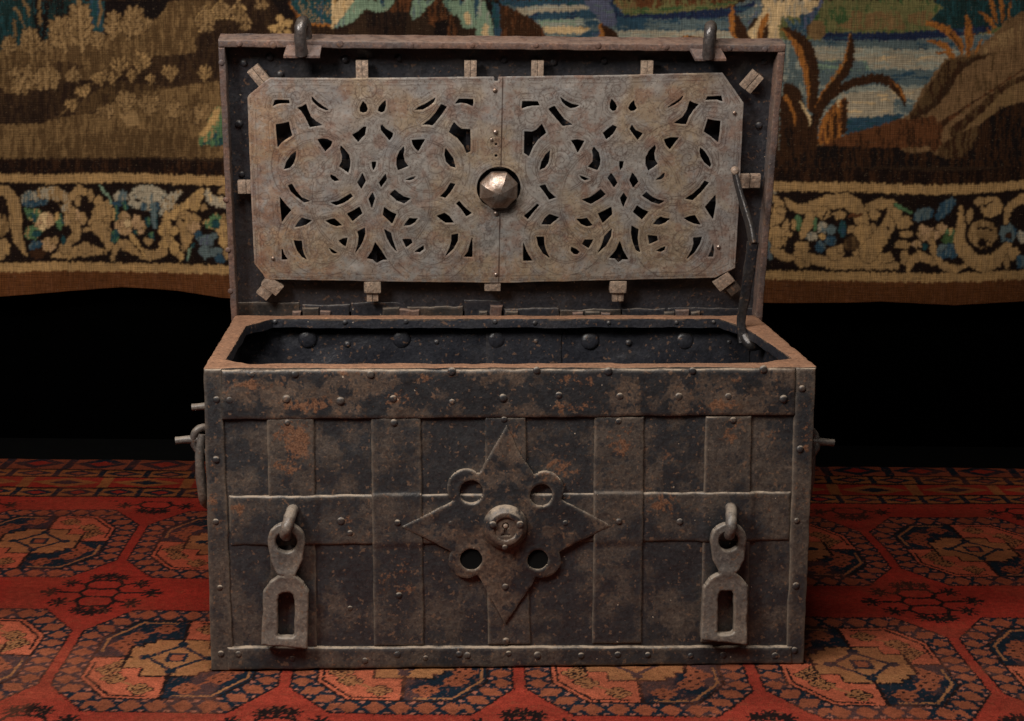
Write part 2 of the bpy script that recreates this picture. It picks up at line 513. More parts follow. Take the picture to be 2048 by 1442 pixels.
def plate_mat():
    N = NT('etched_lock_plate')
    c = N.attr('Col').outputs['Color']
    warm = N.ramp(N.noise(9, 8, 0.7), 0.44, 0.66)
    c = N.mix(N.math('MULTIPLY', warm, 0.18), c, N.mix(1.0, c, (1.06, 0.80, 0.64), 'MULTIPLY'))
    c = N.mix(N.math('MULTIPLY', N.ramp(N.noise(19, 5, 0.6), 0.50, 0.66), 0.5), c, (0.33, 0.335, 0.345))
    c = N.mix(N.math('MULTIPLY', N.ramp(N.noise(23, 6, 0.68, N.pos(1.1, 1, 1.2)), 0.52, 0.64), 0.50), c, (0.36, 0.205, 0.145))
    red = N.ramp(N.noise(70, 5, 0.62), 0.54, 0.64)
    c = N.mix(N.math('MULTIPLY', red, 0.34), c, (0.19, 0.10, 0.075))
    c = N.mix(N.math('MULTIPLY', N.ramp(N.noise(230, 2, 0.5), 0.59, 0.67), 0.50), c, (0.13, 0.085, 0.067))
    c = N.mix(N.math('MULTIPLY', N.ramp(N.noise(150, 3, 0.55), 0.56, 0.66), 0.45), c, (0.50, 0.45, 0.40))
    c = N.mix(N.math('MULTIPLY', N.attr('engrave').outputs['Fac'], 1.0, True), c, (0.085, 0.046, 0.034))
    N.l(c, N.b.inputs['Base Color'])
    N.b.inputs['Metallic'].default_value = 0.52
    N.l(N.math('ADD', N.math('MULTIPLY', N.noise(25, 6, 0.7), 0.35), 0.28), N.b.inputs['Roughness'])
    b = N.bump(N.noise(300, 4, 0.6), 0.22, 0.001)
    N.l(N.bump(N.noise(14, 3, 0.5), 0.10, 0.004, b), N.b.inputs['Normal'])
    return N.m
M['plate'] = plate_mat()

def cloth_mat(name, sx, sz, weave, horiz_axis):
    N = NT(name)
    c = N.attr('Col').outputs['Color']
    if name.startswith('tapestry'):
        streak_v = N.noise(1.0, 4, 0.6, N.pos(330, 330, 26))
        streak_h = N.noise(1.0, 4, 0.6, N.pos(26, 26, 420))
        rib = N.n('ShaderNodeTexWave', wave_type='BANDS', bands_direction='Z')
        rib.inputs['Scale'].default_value = 58; rib.inputs['Distortion'].default_value = 1.2; rib.inputs['Detail'].default_value = 2
        N.l(N.pos(1, 1, 1), rib.inputs['Vector'])
        rib2 = N.n('ShaderNodeTexWave', wave_type='BANDS', bands_direction='X')
        rib2.inputs['Scale'].default_value = 50; rib2.inputs['Distortion'].default_value = 1.4; rib2.inputs['Detail'].default_value = 2
        N.l(N.pos(1, 1, 1), rib2.inputs['Vector'])
        f = N.math('MULTIPLY', N.math('ADD', N.math('MULTIPLY', streak_v, 1.5), 0.25), N.math('ADD', N.math('MULTIPLY', streak_h, 1.5), 0.25))
        f = N.math('MULTIPLY', f, N.math('ADD', N.math('MULTIPLY', rib.outputs['Fac'], 0.08), 0.96))
        f = N.math('MULTIPLY', f, N.math('ADD', N.math('MULTIPLY', rib2.outputs['Fac'], 0.06), 0.97))
        fade = N.noise(4.5, 6, 0.65)
        f = N.math('MULTIPLY', f, N.math('ADD', N.math('MULTIPLY', fade, 0.8), 0.50))
        g = N.n('ShaderNodeVectorMath', operation='SCALE')
        N.l(c, g.inputs[0]); N.l(f, g.inputs['Scale'])
        c2 = N.mix(N.math('MULTIPLY', N.ramp(N.noise(1.0, 3, 0.5, N.pos(130, 130, 200)), 0.60, 0.76), 0.22), g.outputs[0], (0.20, 0.14, 0.08))
        N.l(c2, N.b.inputs['Base Color'])
        h = N.math('ADD', N.math('MULTIPLY', rib.outputs['Fac'], 0.5), N.math('ADD', N.math('MULTIPLY', rib2.outputs['Fac'], 0.4), N.math('ADD', streak_v, streak_h)))
        N.l(N.bump(h, 0.3, 0.0015), N.b.inputs['Normal'])
        N.b.inputs['Roughness'].default_value = 0.95
        N.b.inputs['Specular IOR Level'].default_value = 0.08
    else:
        pile = N.noise(1.0, 4, 0.65, N.pos(420, 300, 200))
        clump = N.noise(70, 5, 0.65)
        abr = N.noise(1.0, 5, 0.6, N.pos(1.2, 9, 1))
        f = N.math('MULTIPLY', N.math('ADD', N.math('MULTIPLY', pile, 2.0), 0.0), N.math('ADD', N.math('MULTIPLY', clump, 1.3), 0.35))
        f = N.math('MULTIPLY', f, N.math('ADD', N.math('MULTIPLY', abr, 0.6), 0.70))
        g = N.n('ShaderNodeVectorMath', operation='SCALE')
        N.l(c, g.inputs[0]); N.l(f, g.inputs['Scale'])
        c2 = N.mix(N.math('MULTIPLY', N.ramp(N.noise(150, 4, 0.6), 0.62, 0.78), 0.30), g.outputs[0], (0.33, 0.13, 0.06))
        N.l(c2, N.b.inputs['Base Color'])
        N.b.inputs['Roughness'].default_value = 0.9
        N.b.inputs['Specular IOR Level'].default_value = 0.1
        b = N.bump(pile, 1.0, 0.006)
        N.l(N.bump(clump, 0.5, 0.006, b), N.b.inputs['Normal'])
    return N.m
M['tapestry'] = cloth_mat('tapestry_weave', 1, 1, 1, 0)
M['rug'] = cloth_mat('rug_pile', 1, 1, 1, 0)

def black_mat(name, c, r, spec=0.1):
    N = NT(name)
    N.l(N.mix(N.noise(20, 4), (c * 0.7,) * 3, (c * 1.3,) * 3), N.b.inputs['Base Color'])
    N.b.inputs['Roughness'].default_value = r
    N.b.inputs['Specular IOR Level'].default_value = spec
    return N.m
M['black'] = black_mat('black_wall_paint', 0.0006, 1.0, 0.0)
M['floor'] = black_mat('dark_floor_boards', 0.004, 0.4, 0.25)
M['hole'] = black_mat('hole_shade_black', 0.003, 0.9)  # black that stands in for shade inside the escutcheon holes

# ================================================================== the setting: floor, wall
FLOOR_Y0, WALL_Y = -0.6, 4.90
fl = link('floor', box_mesh('floor', -4, 4, FLOOR_Y0, WALL_Y, -0.10, -0.012, M['floor'], 0), None)
fl['kind'] = 'structure'
wl = link('wall', box_mesh('wall', -4, 4, WALL_Y, WALL_Y + 0.1, -0.10, 3.2, M['black'], 0), None)
wl['kind'] = 'structure'

# ================================================================== the tapestry
TAP_Y = 4.80
def axis_lines(a0, d0, d1, a1, fine, coarse):
    return np.concatenate([np.arange(a0, d0, coarse), np.arange(d0, d1, fine), np.arange(d1, a1 + coarse, coarse)])
tu = axis_lines(-420, -30, 2078, 2470, 2.0, 9.0)
NV = 372
tt = np.concatenate([np.linspace(0, 0.28, 30, endpoint=False), np.linspace(0.28, 1, NV - 30)])
hem = np.interp(tu, [-420, 0, 130, 240, 350, 445, 700, 1000, 1300, 1540, 1760, 1910, 2048, 2470], [585, 592, 583, 577, 584, 596, 600, 606, 601, 606, 602, 612, 605, 612])
VT = -255.0
U = np.repeat(tu[None, :], NV, 0)
V = VT + tt[:, None] * (hem[None, :] - VT)
SH = U.shape
PU = np.where(U < 0, -U, np.where(U > 2048, 4096 - U, U)).ravel()
PV = np.where(V < 0, -V * 0.8, V).ravel()
rs = np.random.RandomState(4)
# stepped, slightly ragged colour joins of a weave
ju = (vnoise(PU * 0.05, np.floor(PV / 3.2) * 7.3, 3) - 0.5) * 5.0 + (rs.rand(len(PU)) - 0.5) * 1.6
jv = (vnoise(np.floor(PU / 3.4) * 5.1, PV * 0.06, 8) - 0.5) * 6.0 + (rs.rand(len(PU)) - 0.5) * 1.6
TU, TV = PU + ju, PV + jv
tcol = np.tile(lin((52, 37, 26)), (len(TU), 1))

PAL = dict(dk=(44, 30, 22), blk=(27, 20, 18), br=(90, 67, 42), br2=(62, 44, 29), tan=(154, 122, 82), tan2=(124, 96, 62), gold=(184, 146, 94), gold2=(168, 132, 86),
           cream=(206, 174, 128), pale=(164, 150, 126), teal=(36, 68, 70), dteal=(30, 48, 46), sage=(124, 144, 118), blue=(48, 72, 86), navy=(34, 42, 66), gblue=(92, 104, 103),
           slate=(88, 90, 108), olive=(112, 106, 66), green=(66, 88, 52), or_=(160, 100, 46), rb=(96, 58, 34), drb=(58, 36, 22), hill=(122, 92, 62), wgrey=(150, 150, 134), leafg=(84, 112, 76),
           hemc=(92, 54, 28), ground=(30, 19, 15), flow=(178, 142, 104))

def A(ox, oy, s, pts): return [(ox + p[0] * s, oy + p[1] * s) for p in pts]
CROPS = dict(A=(0, 0, 480 / 2048), B=(0, 310, 480 / 2048), C1=(390, 0, .15625), C2=(700, 0, .15625), C3=(1000, 0, .15625), C4=(1300, 0, .15625),
             E=(1540, 0, 508 / 2048), F=(1540, 310, 508 / 2048))
DX = 0.0
def paint(mask_idx, c, c2=None, amt=0.5, seed=0, vert=True):
    base = lin(PAL[c] if isinstance(c, str) else c)
    if c2 is not None:
        b2 = lin(PAL[c2] if isinstance(c2, str) else c2)
        n = vnoise(TU[mask_idx] / (2.6 if vert else 26), TV[mask_idx] / (22 if vert else 3.0), seed + 31)
        k = (n < amt)[:, None]
        tcol[mask_idx] = np.where(k, b2, base)
    else:
        tcol[mask_idx] = base

def sel(x0, x1, y0, y1):
    return np.nonzero((TU >= x0) & (TU <= x1) & (TV >= y0) & (TV <= y1))[0]

def smooth_closed(p, k=4):
    p = np.asarray(p, float); n = len(p); out = []
    for i in range(n):
        p0, p1, p2, p3 = p[i - 1], p[i], p[(i + 1) % n], p[(i + 2) % n]
        for j in range(k):
            t = j / k
            out.append(0.5 * (2 * p1 + (p2 - p0) * t + (2 * p0 - 5 * p1 + 4 * p2 - p3) * t * t + (3 * p1 - p0 - 3 * p2 + p3) * t ** 3))
    return np.array(out)

def poly(crop, pts, c, c2=None, amt=0.5, smooth=False, vert=True):
    ox, oy, s = CROPS[crop]
    p = np.array(A(ox + DX, oy, s, pts))
    if smooth: p = smooth_closed(p)
    i = sel(p[:, 0].min(), p[:, 0].max(), p[:, 1].min(), p[:, 1].max())
    if len(i) == 0: return
    ins = np.zeros(len(i), bool); x, y = TU[i], TV[i]
    for k in range(len(p)):
        a, b = p[k], p[(k + 1) % len(p)]
        if a[1] == b[1]: continue
        cnd = ((a[1] <= y) & (b[1] > y)) | ((b[1] <= y) & (a[1] > y))
        ins ^= cnd & (x < a[0] + (y - a[1]) / (b[1] - a[1]) * (b[0] - a[0]))
    paint(i[ins], c, c2, amt, int(p[0, 0]), vert)

OUT = [None, 0.0]            # colour and width of the dark line that sets motifs apart
def ell(crop, cx, cy, rx, ry, c, c2=None, amt=0.5, rot=0):
    if OUT[0] and c != 'ground':
        o = OUT[0]; OUT[0] = None
        w_ = OUT[1] / CROPS[crop][2]
        ell(crop, cx, cy, rx + w_, ry + w_, o, None, .5, rot)
        OUT[0] = o
    ox, oy, s = CROPS[crop]
    X, Y, rx, ry = ox + DX + cx * s, oy + cy * s, rx * s, ry * s
    m = max(rx, ry)
    i = sel(X - m, X + m, Y - m, Y + m)
    dx, dy = TU[i] - X, TV[i] - Y
    cR_, sR_ = math.cos(rot), math.sin(rot)
    k = ((dx * cR_ + dy * sR_) / rx) ** 2 + ((-dx * sR_ + dy * cR_) / ry) ** 2 < 1
    paint(i[k], c, c2, amt, int(X))

def stroke(crop, pts, w, c, c2=None, amt=0.5):
    """tapered brush line; w = half widths"""
    if OUT[0] and c != 'ground':
        o = OUT[0]; OUT[0] = None
        stroke(crop, pts, list(np.array(w, float) + OUT[1] / CROPS[crop][2]), o)
        OUT[0] = o
    ox, oy, s = CROPS[crop]
    p = np.array(A(ox + DX, oy, s, pts), float)
    w = np.array(w, float) * s * np.ones(len(p))
    # refine
    q = []; ww = []
    for i in range(len(p) - 1):
        p0, p1, p2, p3 = p[max(i - 1, 0)], p[i], p[i + 1], p[min(i + 2, len(p) - 1)]
        for k in range(5):
            t = k / 5
            q.append(0.5 * (2 * p1 + (p2 - p0) * t + (2 * p0 - 5 * p1 + 4 * p2 - p3) * t * t + (3 * p1 - p0 - 3 * p2 + p3) * t ** 3))
            ww.append(w[i] * (1 - t) + w[i + 1] * t)
    q.append(p[-1]); ww.append(w[-1]); q = np.array(q)
    m = max(ww)
    i = sel(q[:, 0].min() - m, q[:, 0].max() + m, q[:, 1].min() - m, q[:, 1].max() + m)
    if len(i) == 0: return
    x, y = TU[i], TV[i]; k = np.zeros(len(i), bool)
    for j in range(len(q) - 1):
        e = q[j + 1] - q[j]
        t = np.clip(((x - q[j, 0]) * e[0] + (y - q[j, 1]) * e[1]) / (e @ e + 1e-9), 0, 1)
        r = ww[j] * (1 - t) + ww[j + 1] * t
        k |= (x - q[j, 0] - e[0] * t) ** 2 + (y - q[j, 1] - e[1] * t) ** 2 < r * r
    paint(i[k], c, c2, amt, int(q[0, 0]))

def frond(crop, bx, by, tx, ty, n, L, wd, c, c2=None):
    """a lobed leaf spray from base to tip"""
    b = np.array([bx, by], float); t = np.array([tx, ty], float)
    ax = (t - b); ln = np.linalg.norm(ax); ax /= ln; pr = np.array([-ax[1], ax[0]])
    OUT[0] = 'br2'; OUT[1] = 1.3
    for k in range(n):
        f = (k + 0.4) / n
        p = b + ax * ln * f * 0.85
        for s in (-1, 1):
            q = p + (pr * s * 0.75 + ax * 0.80) * L * 1.12 * (1.0 - 0.45 * f)
            stroke(crop, [tuple(p), tuple((p + q) / 2 + pr * s * L * 0.06), tuple(q)], [wd * 0.40, wd * 0.72, wd * 0.50], c, c2)
    stroke(crop, [tuple(b), tuple((b + t) / 2), tuple(t)], [wd * .5, wd * .65, wd * 0.6], c, c2)
    OUT[0] = None

# --- left field -----------------------------------------------------
poly('A', [(0, 0), (2700, 0), (2700, 1360), (0, 1360)], 'br2', 'dk', .35)
poly('A', [(0, 0), (880, 0), (870, 300), (700, 460), (300, 500), (0, 500)], 'dteal', 'teal', .40)
poly('A', [(260, 0), (420, 0), (400, 300), (330, 400), (300, 200)], 'blk', 'teal', .3)
poly('A', [(420, 0), (600, 0), (720, 350), (500, 350)], 'blk', 'dteal', .45)
poly('A', [(720, 0), (880, 0), (870, 330), (760, 380)], 'teal', 'blue', .3)
for pts in ([(190, 0), (235, 60), (250, 140)], [(120, 60), (170, 110), (190, 170), (215, 240)], [(125, 170), (135, 300)], [(330, 0), (340, 200)], [(830, 0), (850, 100), (820, 230)]):
    stroke('A', pts, [10, 14, 8, 5][:len(pts)], 'tan2')
poly('A', [(880, 0), (1450, 0), (1380, 110), (1290, 200), (1150, 260), (880, 330)], 'blk')
poly('A', [(0, 450), (60, 360), (300, 430), (600, 340), (880, 300), (1200, 200), (1290, 185), (1380, 105), (1450, 0), (1830, 0), (1830, 230), (1700, 290), (1680, 430), (1560, 480),
           (1300, 480), (1130, 560), (980, 650), (780, 720), (600, 900), (530, 980), (350, 1060), (0, 1070)], 'br', 'tan2', .38)
poly('A', [(0, 760), (90, 800), (350, 750), (600, 690), (790, 700), (600, 880), (530, 960), (340, 1055), (0, 1065)], 'dk', 'br2', .45, smooth=True)
poly('A', [(380, 540), (560, 520), (700, 560), (560, 700), (420, 740)], 'br2', 'br', .4)
poly('A', [(1300, 480), (1560, 470), (1690, 430), (1720, 290), (1880, 170), (1880, 660), (1400, 770), (1250, 700), (1100, 700), (1280, 600)], 'br2', 'dk', .38)
poly('A', [(640, 900), (800, 780), (1000, 700), (1260, 720), (1500, 760), (1040, 800), (850, 940), (640, 1000)], 'br', 'br2', .45)
poly('A', [(0, 1065), (350, 1055), (540, 1000), (850, 960), (1050, 800), (1400, 760), (1880, 690), (1900, 1350), (0, 1345)], 'tan2', 'br', .45)
poly('A', [(600, 1150), (1200, 1100), (1900, 1200), (1900, 1345), (300, 1345)], 'br', 'tan2', .3)
poly('A', [(1000, 970), (1160, 950), (1180, 1060), (1080, 1090)], 'tan')
for (bx, by, tx, ty, n, L, w) in [(70, 470, 95, 320, 3, 70, 24), (270, 480, 255, 250, 4, 95, 28), (400, 470, 395, 350, 2, 60, 22), (560, 440, 480, 150, 4, 130, 32), (690, 430, 665, 10, 5, 130, 34),
                                  (830, 420, 810, 280, 3, 70, 24), (950, 330, 965, 100, 3, 90, 28), (1090, 330, 1150, 60, 4, 110, 30), (1230, 250, 1250, 170, 2, 60, 22)]:
    frond('A', bx, by, tx, ty, n, L, w, 'tan', 'tan2')
for (bx, by, tx, ty, n, L, w) in [(250, 560, 160, 790, 3, 110, 30), (400, 540, 400, 750, 3, 120, 36), (620, 570, 610, 690, 2, 70, 26), (140, 590, 120, 640, 1, 60, 30)]:
    frond('A', bx, by, tx, ty, n, L, w, 'tan2', 'tan')
for (bx, by, tx, ty, n, L, w) in [(610, 950, 600, 860, 2, 60, 20), (720, 830, 690, 750, 2, 80, 22), (860, 730, 830, 630, 2, 90, 24), (950, 730, 940, 630, 1, 50, 22), (1010, 640, 1000, 500, 2, 90, 24), (1110, 700, 1110, 600, 2, 50, 18),
                                  (1180, 620, 1210, 450, 3, 90, 24), (1280, 720, 1270, 640, 1, 50, 20), (1460, 690, 1440, 570, 2, 80, 26), (1750, 700, 1750, 570, 2, 70, 22)]:
    frond('A', bx, by, tx, ty, n, L, w, 'tan2', 'gold2')
for (bx, by, tx, ty, n, L, w) in [(860, 1000, 850, 920, 2, 40, 18), (915, 1010, 905, 900, 2, 50, 20), (1060, 960, 1070, 800, 3, 100, 28), (1260, 980, 1270, 840, 3, 110, 32), (1420, 1000, 1520, 890, 2, 90, 34), (1680, 1040, 1760, 900, 2, 90, 34), (1590, 1020, 1590, 940, 1, 60, 24)]:
    frond('A', bx, by, tx, ty, n, L, w, 'tan2', 'tan')
for (bx, by, tx, ty, n, L, w) in [(1880, 0, 1890, 150, 3, 90, 30), (1740, 60, 1760, 270, 3, 100, 30), (2030, 0, 2030, 190, 2, 80, 28)]:
    frond('A', bx, by, tx, ty, n, L, w, 'tan', 'gold')
poly('A', [(1830, 920), (1900, 900), (1960, 1000), (1960, 1250), (1690, 1240), (1700, 1160), (1780, 1040)], 'leafg', 'gold2', .35)
poly('A', [(1830, 930), (1880, 920), (1860, 1020), (1730, 1180), (1700, 1150), (1790, 1030)], 'gold')
poly('A', [(1790, 1190), (1900, 1040), (1960, 1060), (1960, 1250), (1720, 1240)], 'teal', 'leafg', .4)
# --- top middle, seen above the open lid ------------------------------
poly('C1', [(700, 0), (2048, 0), (2048, 600), (0, 600), (0, 480), (480, 300), (640, 150)], 'dk', 'br2', .35)
poly('C1', [(960, 0), (1230, 0), (1330, 220), (1180, 240), (1080, 160)], 'blk')
for (bx, by, tx, ty, n, L, w) in [(340, 0, 340, 200, 2, 110, 34), (560, 60, 550, 270, 2, 90, 32), (650, 180, 650, 390, 2, 90, 30), (800, 0, 820, 110, 1, 60, 32), (880, 0, 890, 100, 1, 60, 32), (120, 120, 140, 400, 3, 120, 36)]:
    frond('C1', bx, by, tx, ty, n, L, w, 'tan2', 'tan')
for cx, cy, rx, ry in ((1090, 240, 48, 58), (1190, 300, 62, 55), (1185, 425, 50, 52), (1070, 445, 40, 45), (1000, 360, 55, 50), (1090, 350, 50, 50), (1275, 460, 25, 30)):
    ell('C1', cx, cy, rx, ry, 'gold', 'gold2', .3)
ell('C1', 1085, 355, 28, 26, 'tan2')
poly('C1', [(1190, 0), (1780, 0), (1790, 350), (1450, 310), (1300, 215), (1230, 110)], 'or_', 'rb', .4)
poly('C1', [(1215, 0), (1752, 0), (1752, 305), (1450, 285), (1335, 195), (1250, 100)], 'teal', 'blue', .25)
for k in range(26):
    x0 = 1330 + (k * 53) % 400; y0 = 20 + (k * 37) % 230
    stroke('C1', [(x0, y0), (x0 + 4, y0 + 60)], [7, 5], 'tan')
poly('C1', [(1752, 0), (2060, 0), (1990, 70), (1880, 230), (1750, 370)], 'cream', 'gold', .25)
poly('C1', [(2060, 0), (2060, 260), (1900, 330), (1760, 365), (1880, 225), (1990, 65)], 'sage', 'gblue', .3)
poly('C2', [(0, 0), (580, 0), (490, 130), (420, 155), (310, 155), (215, 110), (100, 235), (-20, 270)], 'sage', 'pale', .2)
poly('C2', [(390, 0), (450, 0), (440, 90), (410, 90)], 'blue')
poly('C2', [(-10, 0), (70, 0), (-10, 110)], 'cream')
poly('C2', [(600, 0), (800, 0), (770, 160), (490, 150)], 'rb', 'dk', .5)
poly('C2', [(1080, 0), (1200, 0), (1390, 200), (1400, 500), (1250, 480), (900, 210)], 'rb', 'dk', .5)
poly('C2', [(200, 150), (760, 150), (700, 500), (240, 500)], 'blk', 'dk', .6)
poly('C2', [(1080, 270), (1250, 260), (1250, 460), (1090, 460)], 'blk')
poly('C2', [(800, 0), (1085, 0), (900, 205), (805, 262), (775, 180)], 'sage', 'gblue', .25)
poly('C2', [(1180, 0), (1400, 0), (1450, 150), (1390, 195), (1300, 185), (1220, 90)], 'sage', 'teal', .25)
poly('C2', [(1400, 0), (1480, 0), (1440, 150)], 'blue')
poly('C2', [(1470, 0), (1590, 0), (1615, 350), (1500, 372), (1420, 325), (1385, 190)], 'sage', 'wgrey', .2)
ell('C2', 1500, 235, 40, 95, 'cream')
poly('C2', [(1588, 0), (1660, 0), (1642, 270), (1604, 240)], 'blue')
poly('C2', [(1650, 0), (1725, 20), (1805, 200), (1850, 490), (1615, 495), (1615, 280)], 'sage', 'wgrey', .3)
ell('C2', 1735, 410, 40, 105, 'cream')
poly('C2', [(1725, 0), (2060, 0), (2060, 120), (1920, 60), (1840, 40), (1830, 260), (1760, 100)], 'blk', 'teal', .4)
poly('C2', [(1840, 30), (1920, 60), (1965, 200), (1945, 400), (1900, 495), (1850, 480), (1825, 200)], 'blue', 'teal', .4)
# water
poly('C3', [(0, 0), (2060, 0), (2060, 620), (0, 620)], 'gblue', 'wgrey', .35, vert=False)
poly('C3', [(0, 0), (1450, 0), (1450, 70), (400, 95), (0, 60)], 'blue', 'teal', .3, vert=False)
poly('C3', [(180, 130), (260, 95), (640, 65), (1090, 70), (1130, 120), (940, 160), (600, 165), (300, 185)], 'pale', 'wgrey', .3, vert=False)
poly('C3', [(340, 200), (480, 160), (900, 145), (1130, 130), (1500, 120), (1500, 230), (900, 245), (440, 255)], 'blue', 'navy', .25, vert=False)
poly('C3', [(1070, 0), (1480, 0), (1500, 330), (1330, 330), (1270, 240), (1120, 90)], 'slate', 'gblue', .25, vert=False)
poly('C3', [(470, 265), (1060, 235), (1090, 320), (900, 350), (540, 335)], 'wgrey', 'sage', .4, vert=False)
poly('C3', [(540, 350), (850, 335), (1180, 360), (1050, 430), (600, 425)], 'cream', 'gold', .15, vert=False)
poly('C3', [(1060, 280), (1270, 250), (1270, 330), (1130, 330)], 'blue', vert=False)
poly('C3', [(950, 470), (1130, 395), (1280, 390), (1280, 470), (1000, 485)], 'blue', 'slate', .3, vert=False)
poly('C3', [(1420, 0), (2060, 0), (2060, 110), (1560, 120), (1470, 80)], 'tan2', 'olive', .4)
poly('C3', [(1700, 0), (2060, 0), (2060, 95), (1760, 100)], 'rb', 'br', .4)
poly('C3', [(1570, 110), (2060, 100), (2060, 185), (1570, 190)], 'olive', 'green', .5, vert=False)
poly('C3', [(1400, 0), (1440, 0), (1600, 190), (1560, 260), (1490, 230)], 'navy', 'blue', .4)
poly('C3', [(1490, 190), (2060, 175), (2060, 255), (1500, 265)], 'navy', 'blue', .45, vert=False)
poly('C3', [(1490, 260), (2060, 245), (2060, 385), (1500, 390)], 'blue', 'gblue', .35, vert=False)
poly('C3', [(1480, 390), (2060, 380), (2060, 620), (1560, 620)], 'wgrey', 'pale', .4, vert=False)
poly('C3', [(0, 45), (200, 125), (400, 225), (530, 345), (625, 520), (625, 620), (0, 620)], 'drb', 'rb', .35)
poly('C3', [(1270, 290), (1310, 305), (1360, 515), (1270, 515)], 'or_', 'gold2', .3)
poly('C3', [(1290, 300), (1400, 345), (1480, 400), (1560, 515), (1560, 620), (1360, 620), (1350, 500)], 'drb')
poly('C4', [(0, 0), (1150, 0), (1000, 100), (700, 120), (0, 175)], 'rb', 'olive', .45)
poly('C4', [(0, 120), (500, 70), (900, 40), (1080, 20), (980, 95), (560, 140), (0, 185)], 'olive', 'green', .45, vert=False)
poly('C4', [(1080, 60), (1280, 0), (1460, 0), (1400, 220), (1250, 260), (1100, 200)], 'gblue', 'pale', .3, vert=False)
poly('C4', [(0, 185), (560, 140), (1000, 105), (1250, 60), (1350, 0), (1310, 90), (1240, 130), (1000, 215), (700, 240), (0, 245)], 'navy', 'blue', .25, vert=False)
poly('C4', [(0, 245), (700, 240), (1020, 215), (1250, 240), (1240, 380), (900, 390), (0, 390)], 'gblue', 'blue', .35, vert=False)
poly('C4', [(0, 390), (1030, 390), (1080, 620), (0, 620)], 'pale', 'wgrey', .35, vert=False)
poly('C4', [(1420, 0), (1820, 0), (1900, 100), (1830, 220), (1850, 330), (1760, 280), (1700, 210), (1640, 330), (1620, 620), (1280, 620), (1240, 390), (1340, 310), (1400, 200), (1450, 80)], 'cream', 'pale', .2)
stroke('C4', [(1360, 0), (1380, 120), (1300, 240), (1220, 340)], [20, 26, 18, 10], 'gblue', 'slate', .4)
stroke('C4', [(300, 520), (480, 480), (680, 520)], [15, 26, 30], 'or_', 'drb', .4)
poly('C4', [(390, 520), (560, 480), (680, 490), (680, 560), (390, 560)], 'drb')
poly('C4', [(1050, 35), (1080, 180), (1085, 400), (1145, 560), (1090, 560), (1030, 400), (1005, 240)], 'or_', 'rb', .2)
poly('C4', [(1078, 180), (1150, 230), (1240, 380), (1300, 560), (1140, 560), (1090, 400)], 'drb')
poly('C4', [(1595, 115), (1500, 160), (1420, 240), (1370, 400), (1355, 560), (1410, 560), (1440, 400), (1500, 250)], 'or_', 'rb', .25)
poly('C4', [(1595, 115), (1572, 250), (1575, 430), (1530, 560), (1405, 560), (1450, 380), (1510, 240)], 'drb')
# --- the middle of the field, which the lid hides from the front ---------
poly('E', [(-4300, 390), (-1500, 390), (-1700, 700), (-1300, 900), (-4300, 1345)], 'br2', 'dk', .4)
poly('E', [(-2150, 390), (80, 390), (80, 1345), (-1500, 1345), (-1750, 900), (-2000, 620)], 'gblue', 'wgrey', .4, vert=False)
poly('E', [(-1900, 560), (80, 520), (80, 620), (-1800, 640)], 'pale', 'wgrey', .4, vert=False)
poly('E', [(-1800, 800), (80, 760), (80, 900), (-1700, 860)], 'blue', 'gblue', .4, vert=False)
poly('E', [(-4080, 1000), (-2600, 820), (-1700, 980), (-900, 900), (-300, 1040), (80, 960), (80, 1345), (-4080, 1345)], 'hill', 'br', .45, smooth=True)
poly('E', [(-4300, 1180), (-2400, 1120), (-1000, 1190), (80, 1150), (80, 1345), (-4300, 1345)], 'drb', 'blk', .45)
for k in range(9):
    frond('E', -3900 + k * 400, 1120, -3880 + k * 400 + (k % 3) * 40, 760 + (k % 4) * 60, 4, 150, 40, 'tan2', 'tan')
# --- right landscape ---------------------------------------------------
poly('E', [(60, 0), (2200, 0), (2200, 1340), (60, 1340)], 'gblue', 'wgrey', .4, vert=False)
poly('E', [(60, 0), (2200, 0), (2200, 260), (60, 330)], 'olive', 'green', .28)
poly('E', [(520, 60), (760, 100), (1050, 90), (1100, 240), (640, 240), (500, 190)], 'tan2', 'olive', .4)
ell('E', 560, 120, 90, 70, 'green', 'olive', .4)
ell('E', 1250, 150, 140, 60, 'tan2', 'olive', .35)
poly('E', [(1280, 170), (1400, 60), (1300, 0), (2200, 0), (2200, 150), (1780, 225), (1400, 245)], 'dteal', 'teal', .4)
poly('E', [(140, 330), (1000, 330), (2100, 280), (2100, 400), (1180, 400), (960, 400), (400, 375), (140, 380)], 'gblue', 'blue', .3, vert=False)
poly('E', [(140, 375), (400, 372), (940, 385), (1000, 405), (1500, 395), (1500, 480), (800, 490), (140, 480)], 'wgrey', 'pale', .4, vert=False)
poly('E', [(140, 440), (600, 455), (1450, 460), (1450, 500), (140, 490)], 'pale', 'cream', .2, vert=False)
poly('E', [(140, 485), (800, 490), (800, 570), (140, 600)], 'gblue', 'sage', .4, vert=False)
poly('E', [(780, 490), (1450, 500), (1300, 560), (800, 565)], 'pale', 'wgrey', .4, vert=False)
poly('E', [(400, 580), (900, 560), (1400, 565), (1300, 690), (400, 690)], 'gblue', 'blue', .25, vert=False)
poly('E', [(140, 600), (300, 490), (330, 640), (140, 720)], 'pale', 'wgrey', .4)
poly('E', [(400, 700), (1300, 690), (1200, 760), (500, 790)], 'wgrey', 'gblue', .3, vert=False)
poly('E', [(560, 750), (1250, 710), (1150, 900), (1000, 925), (610, 950)], 'pale', 'cream', .25, vert=False)
poly('E', [(1000, 800), (1200, 800), (1130, 910), (1000, 920)], 'gblue', 'wgrey', .4, vert=False)
poly('E', [(600, 955), (1100, 915), (1040, 965), (700, 1060), (600, 1080)], 'blue', 'teal', .25, vert=False)
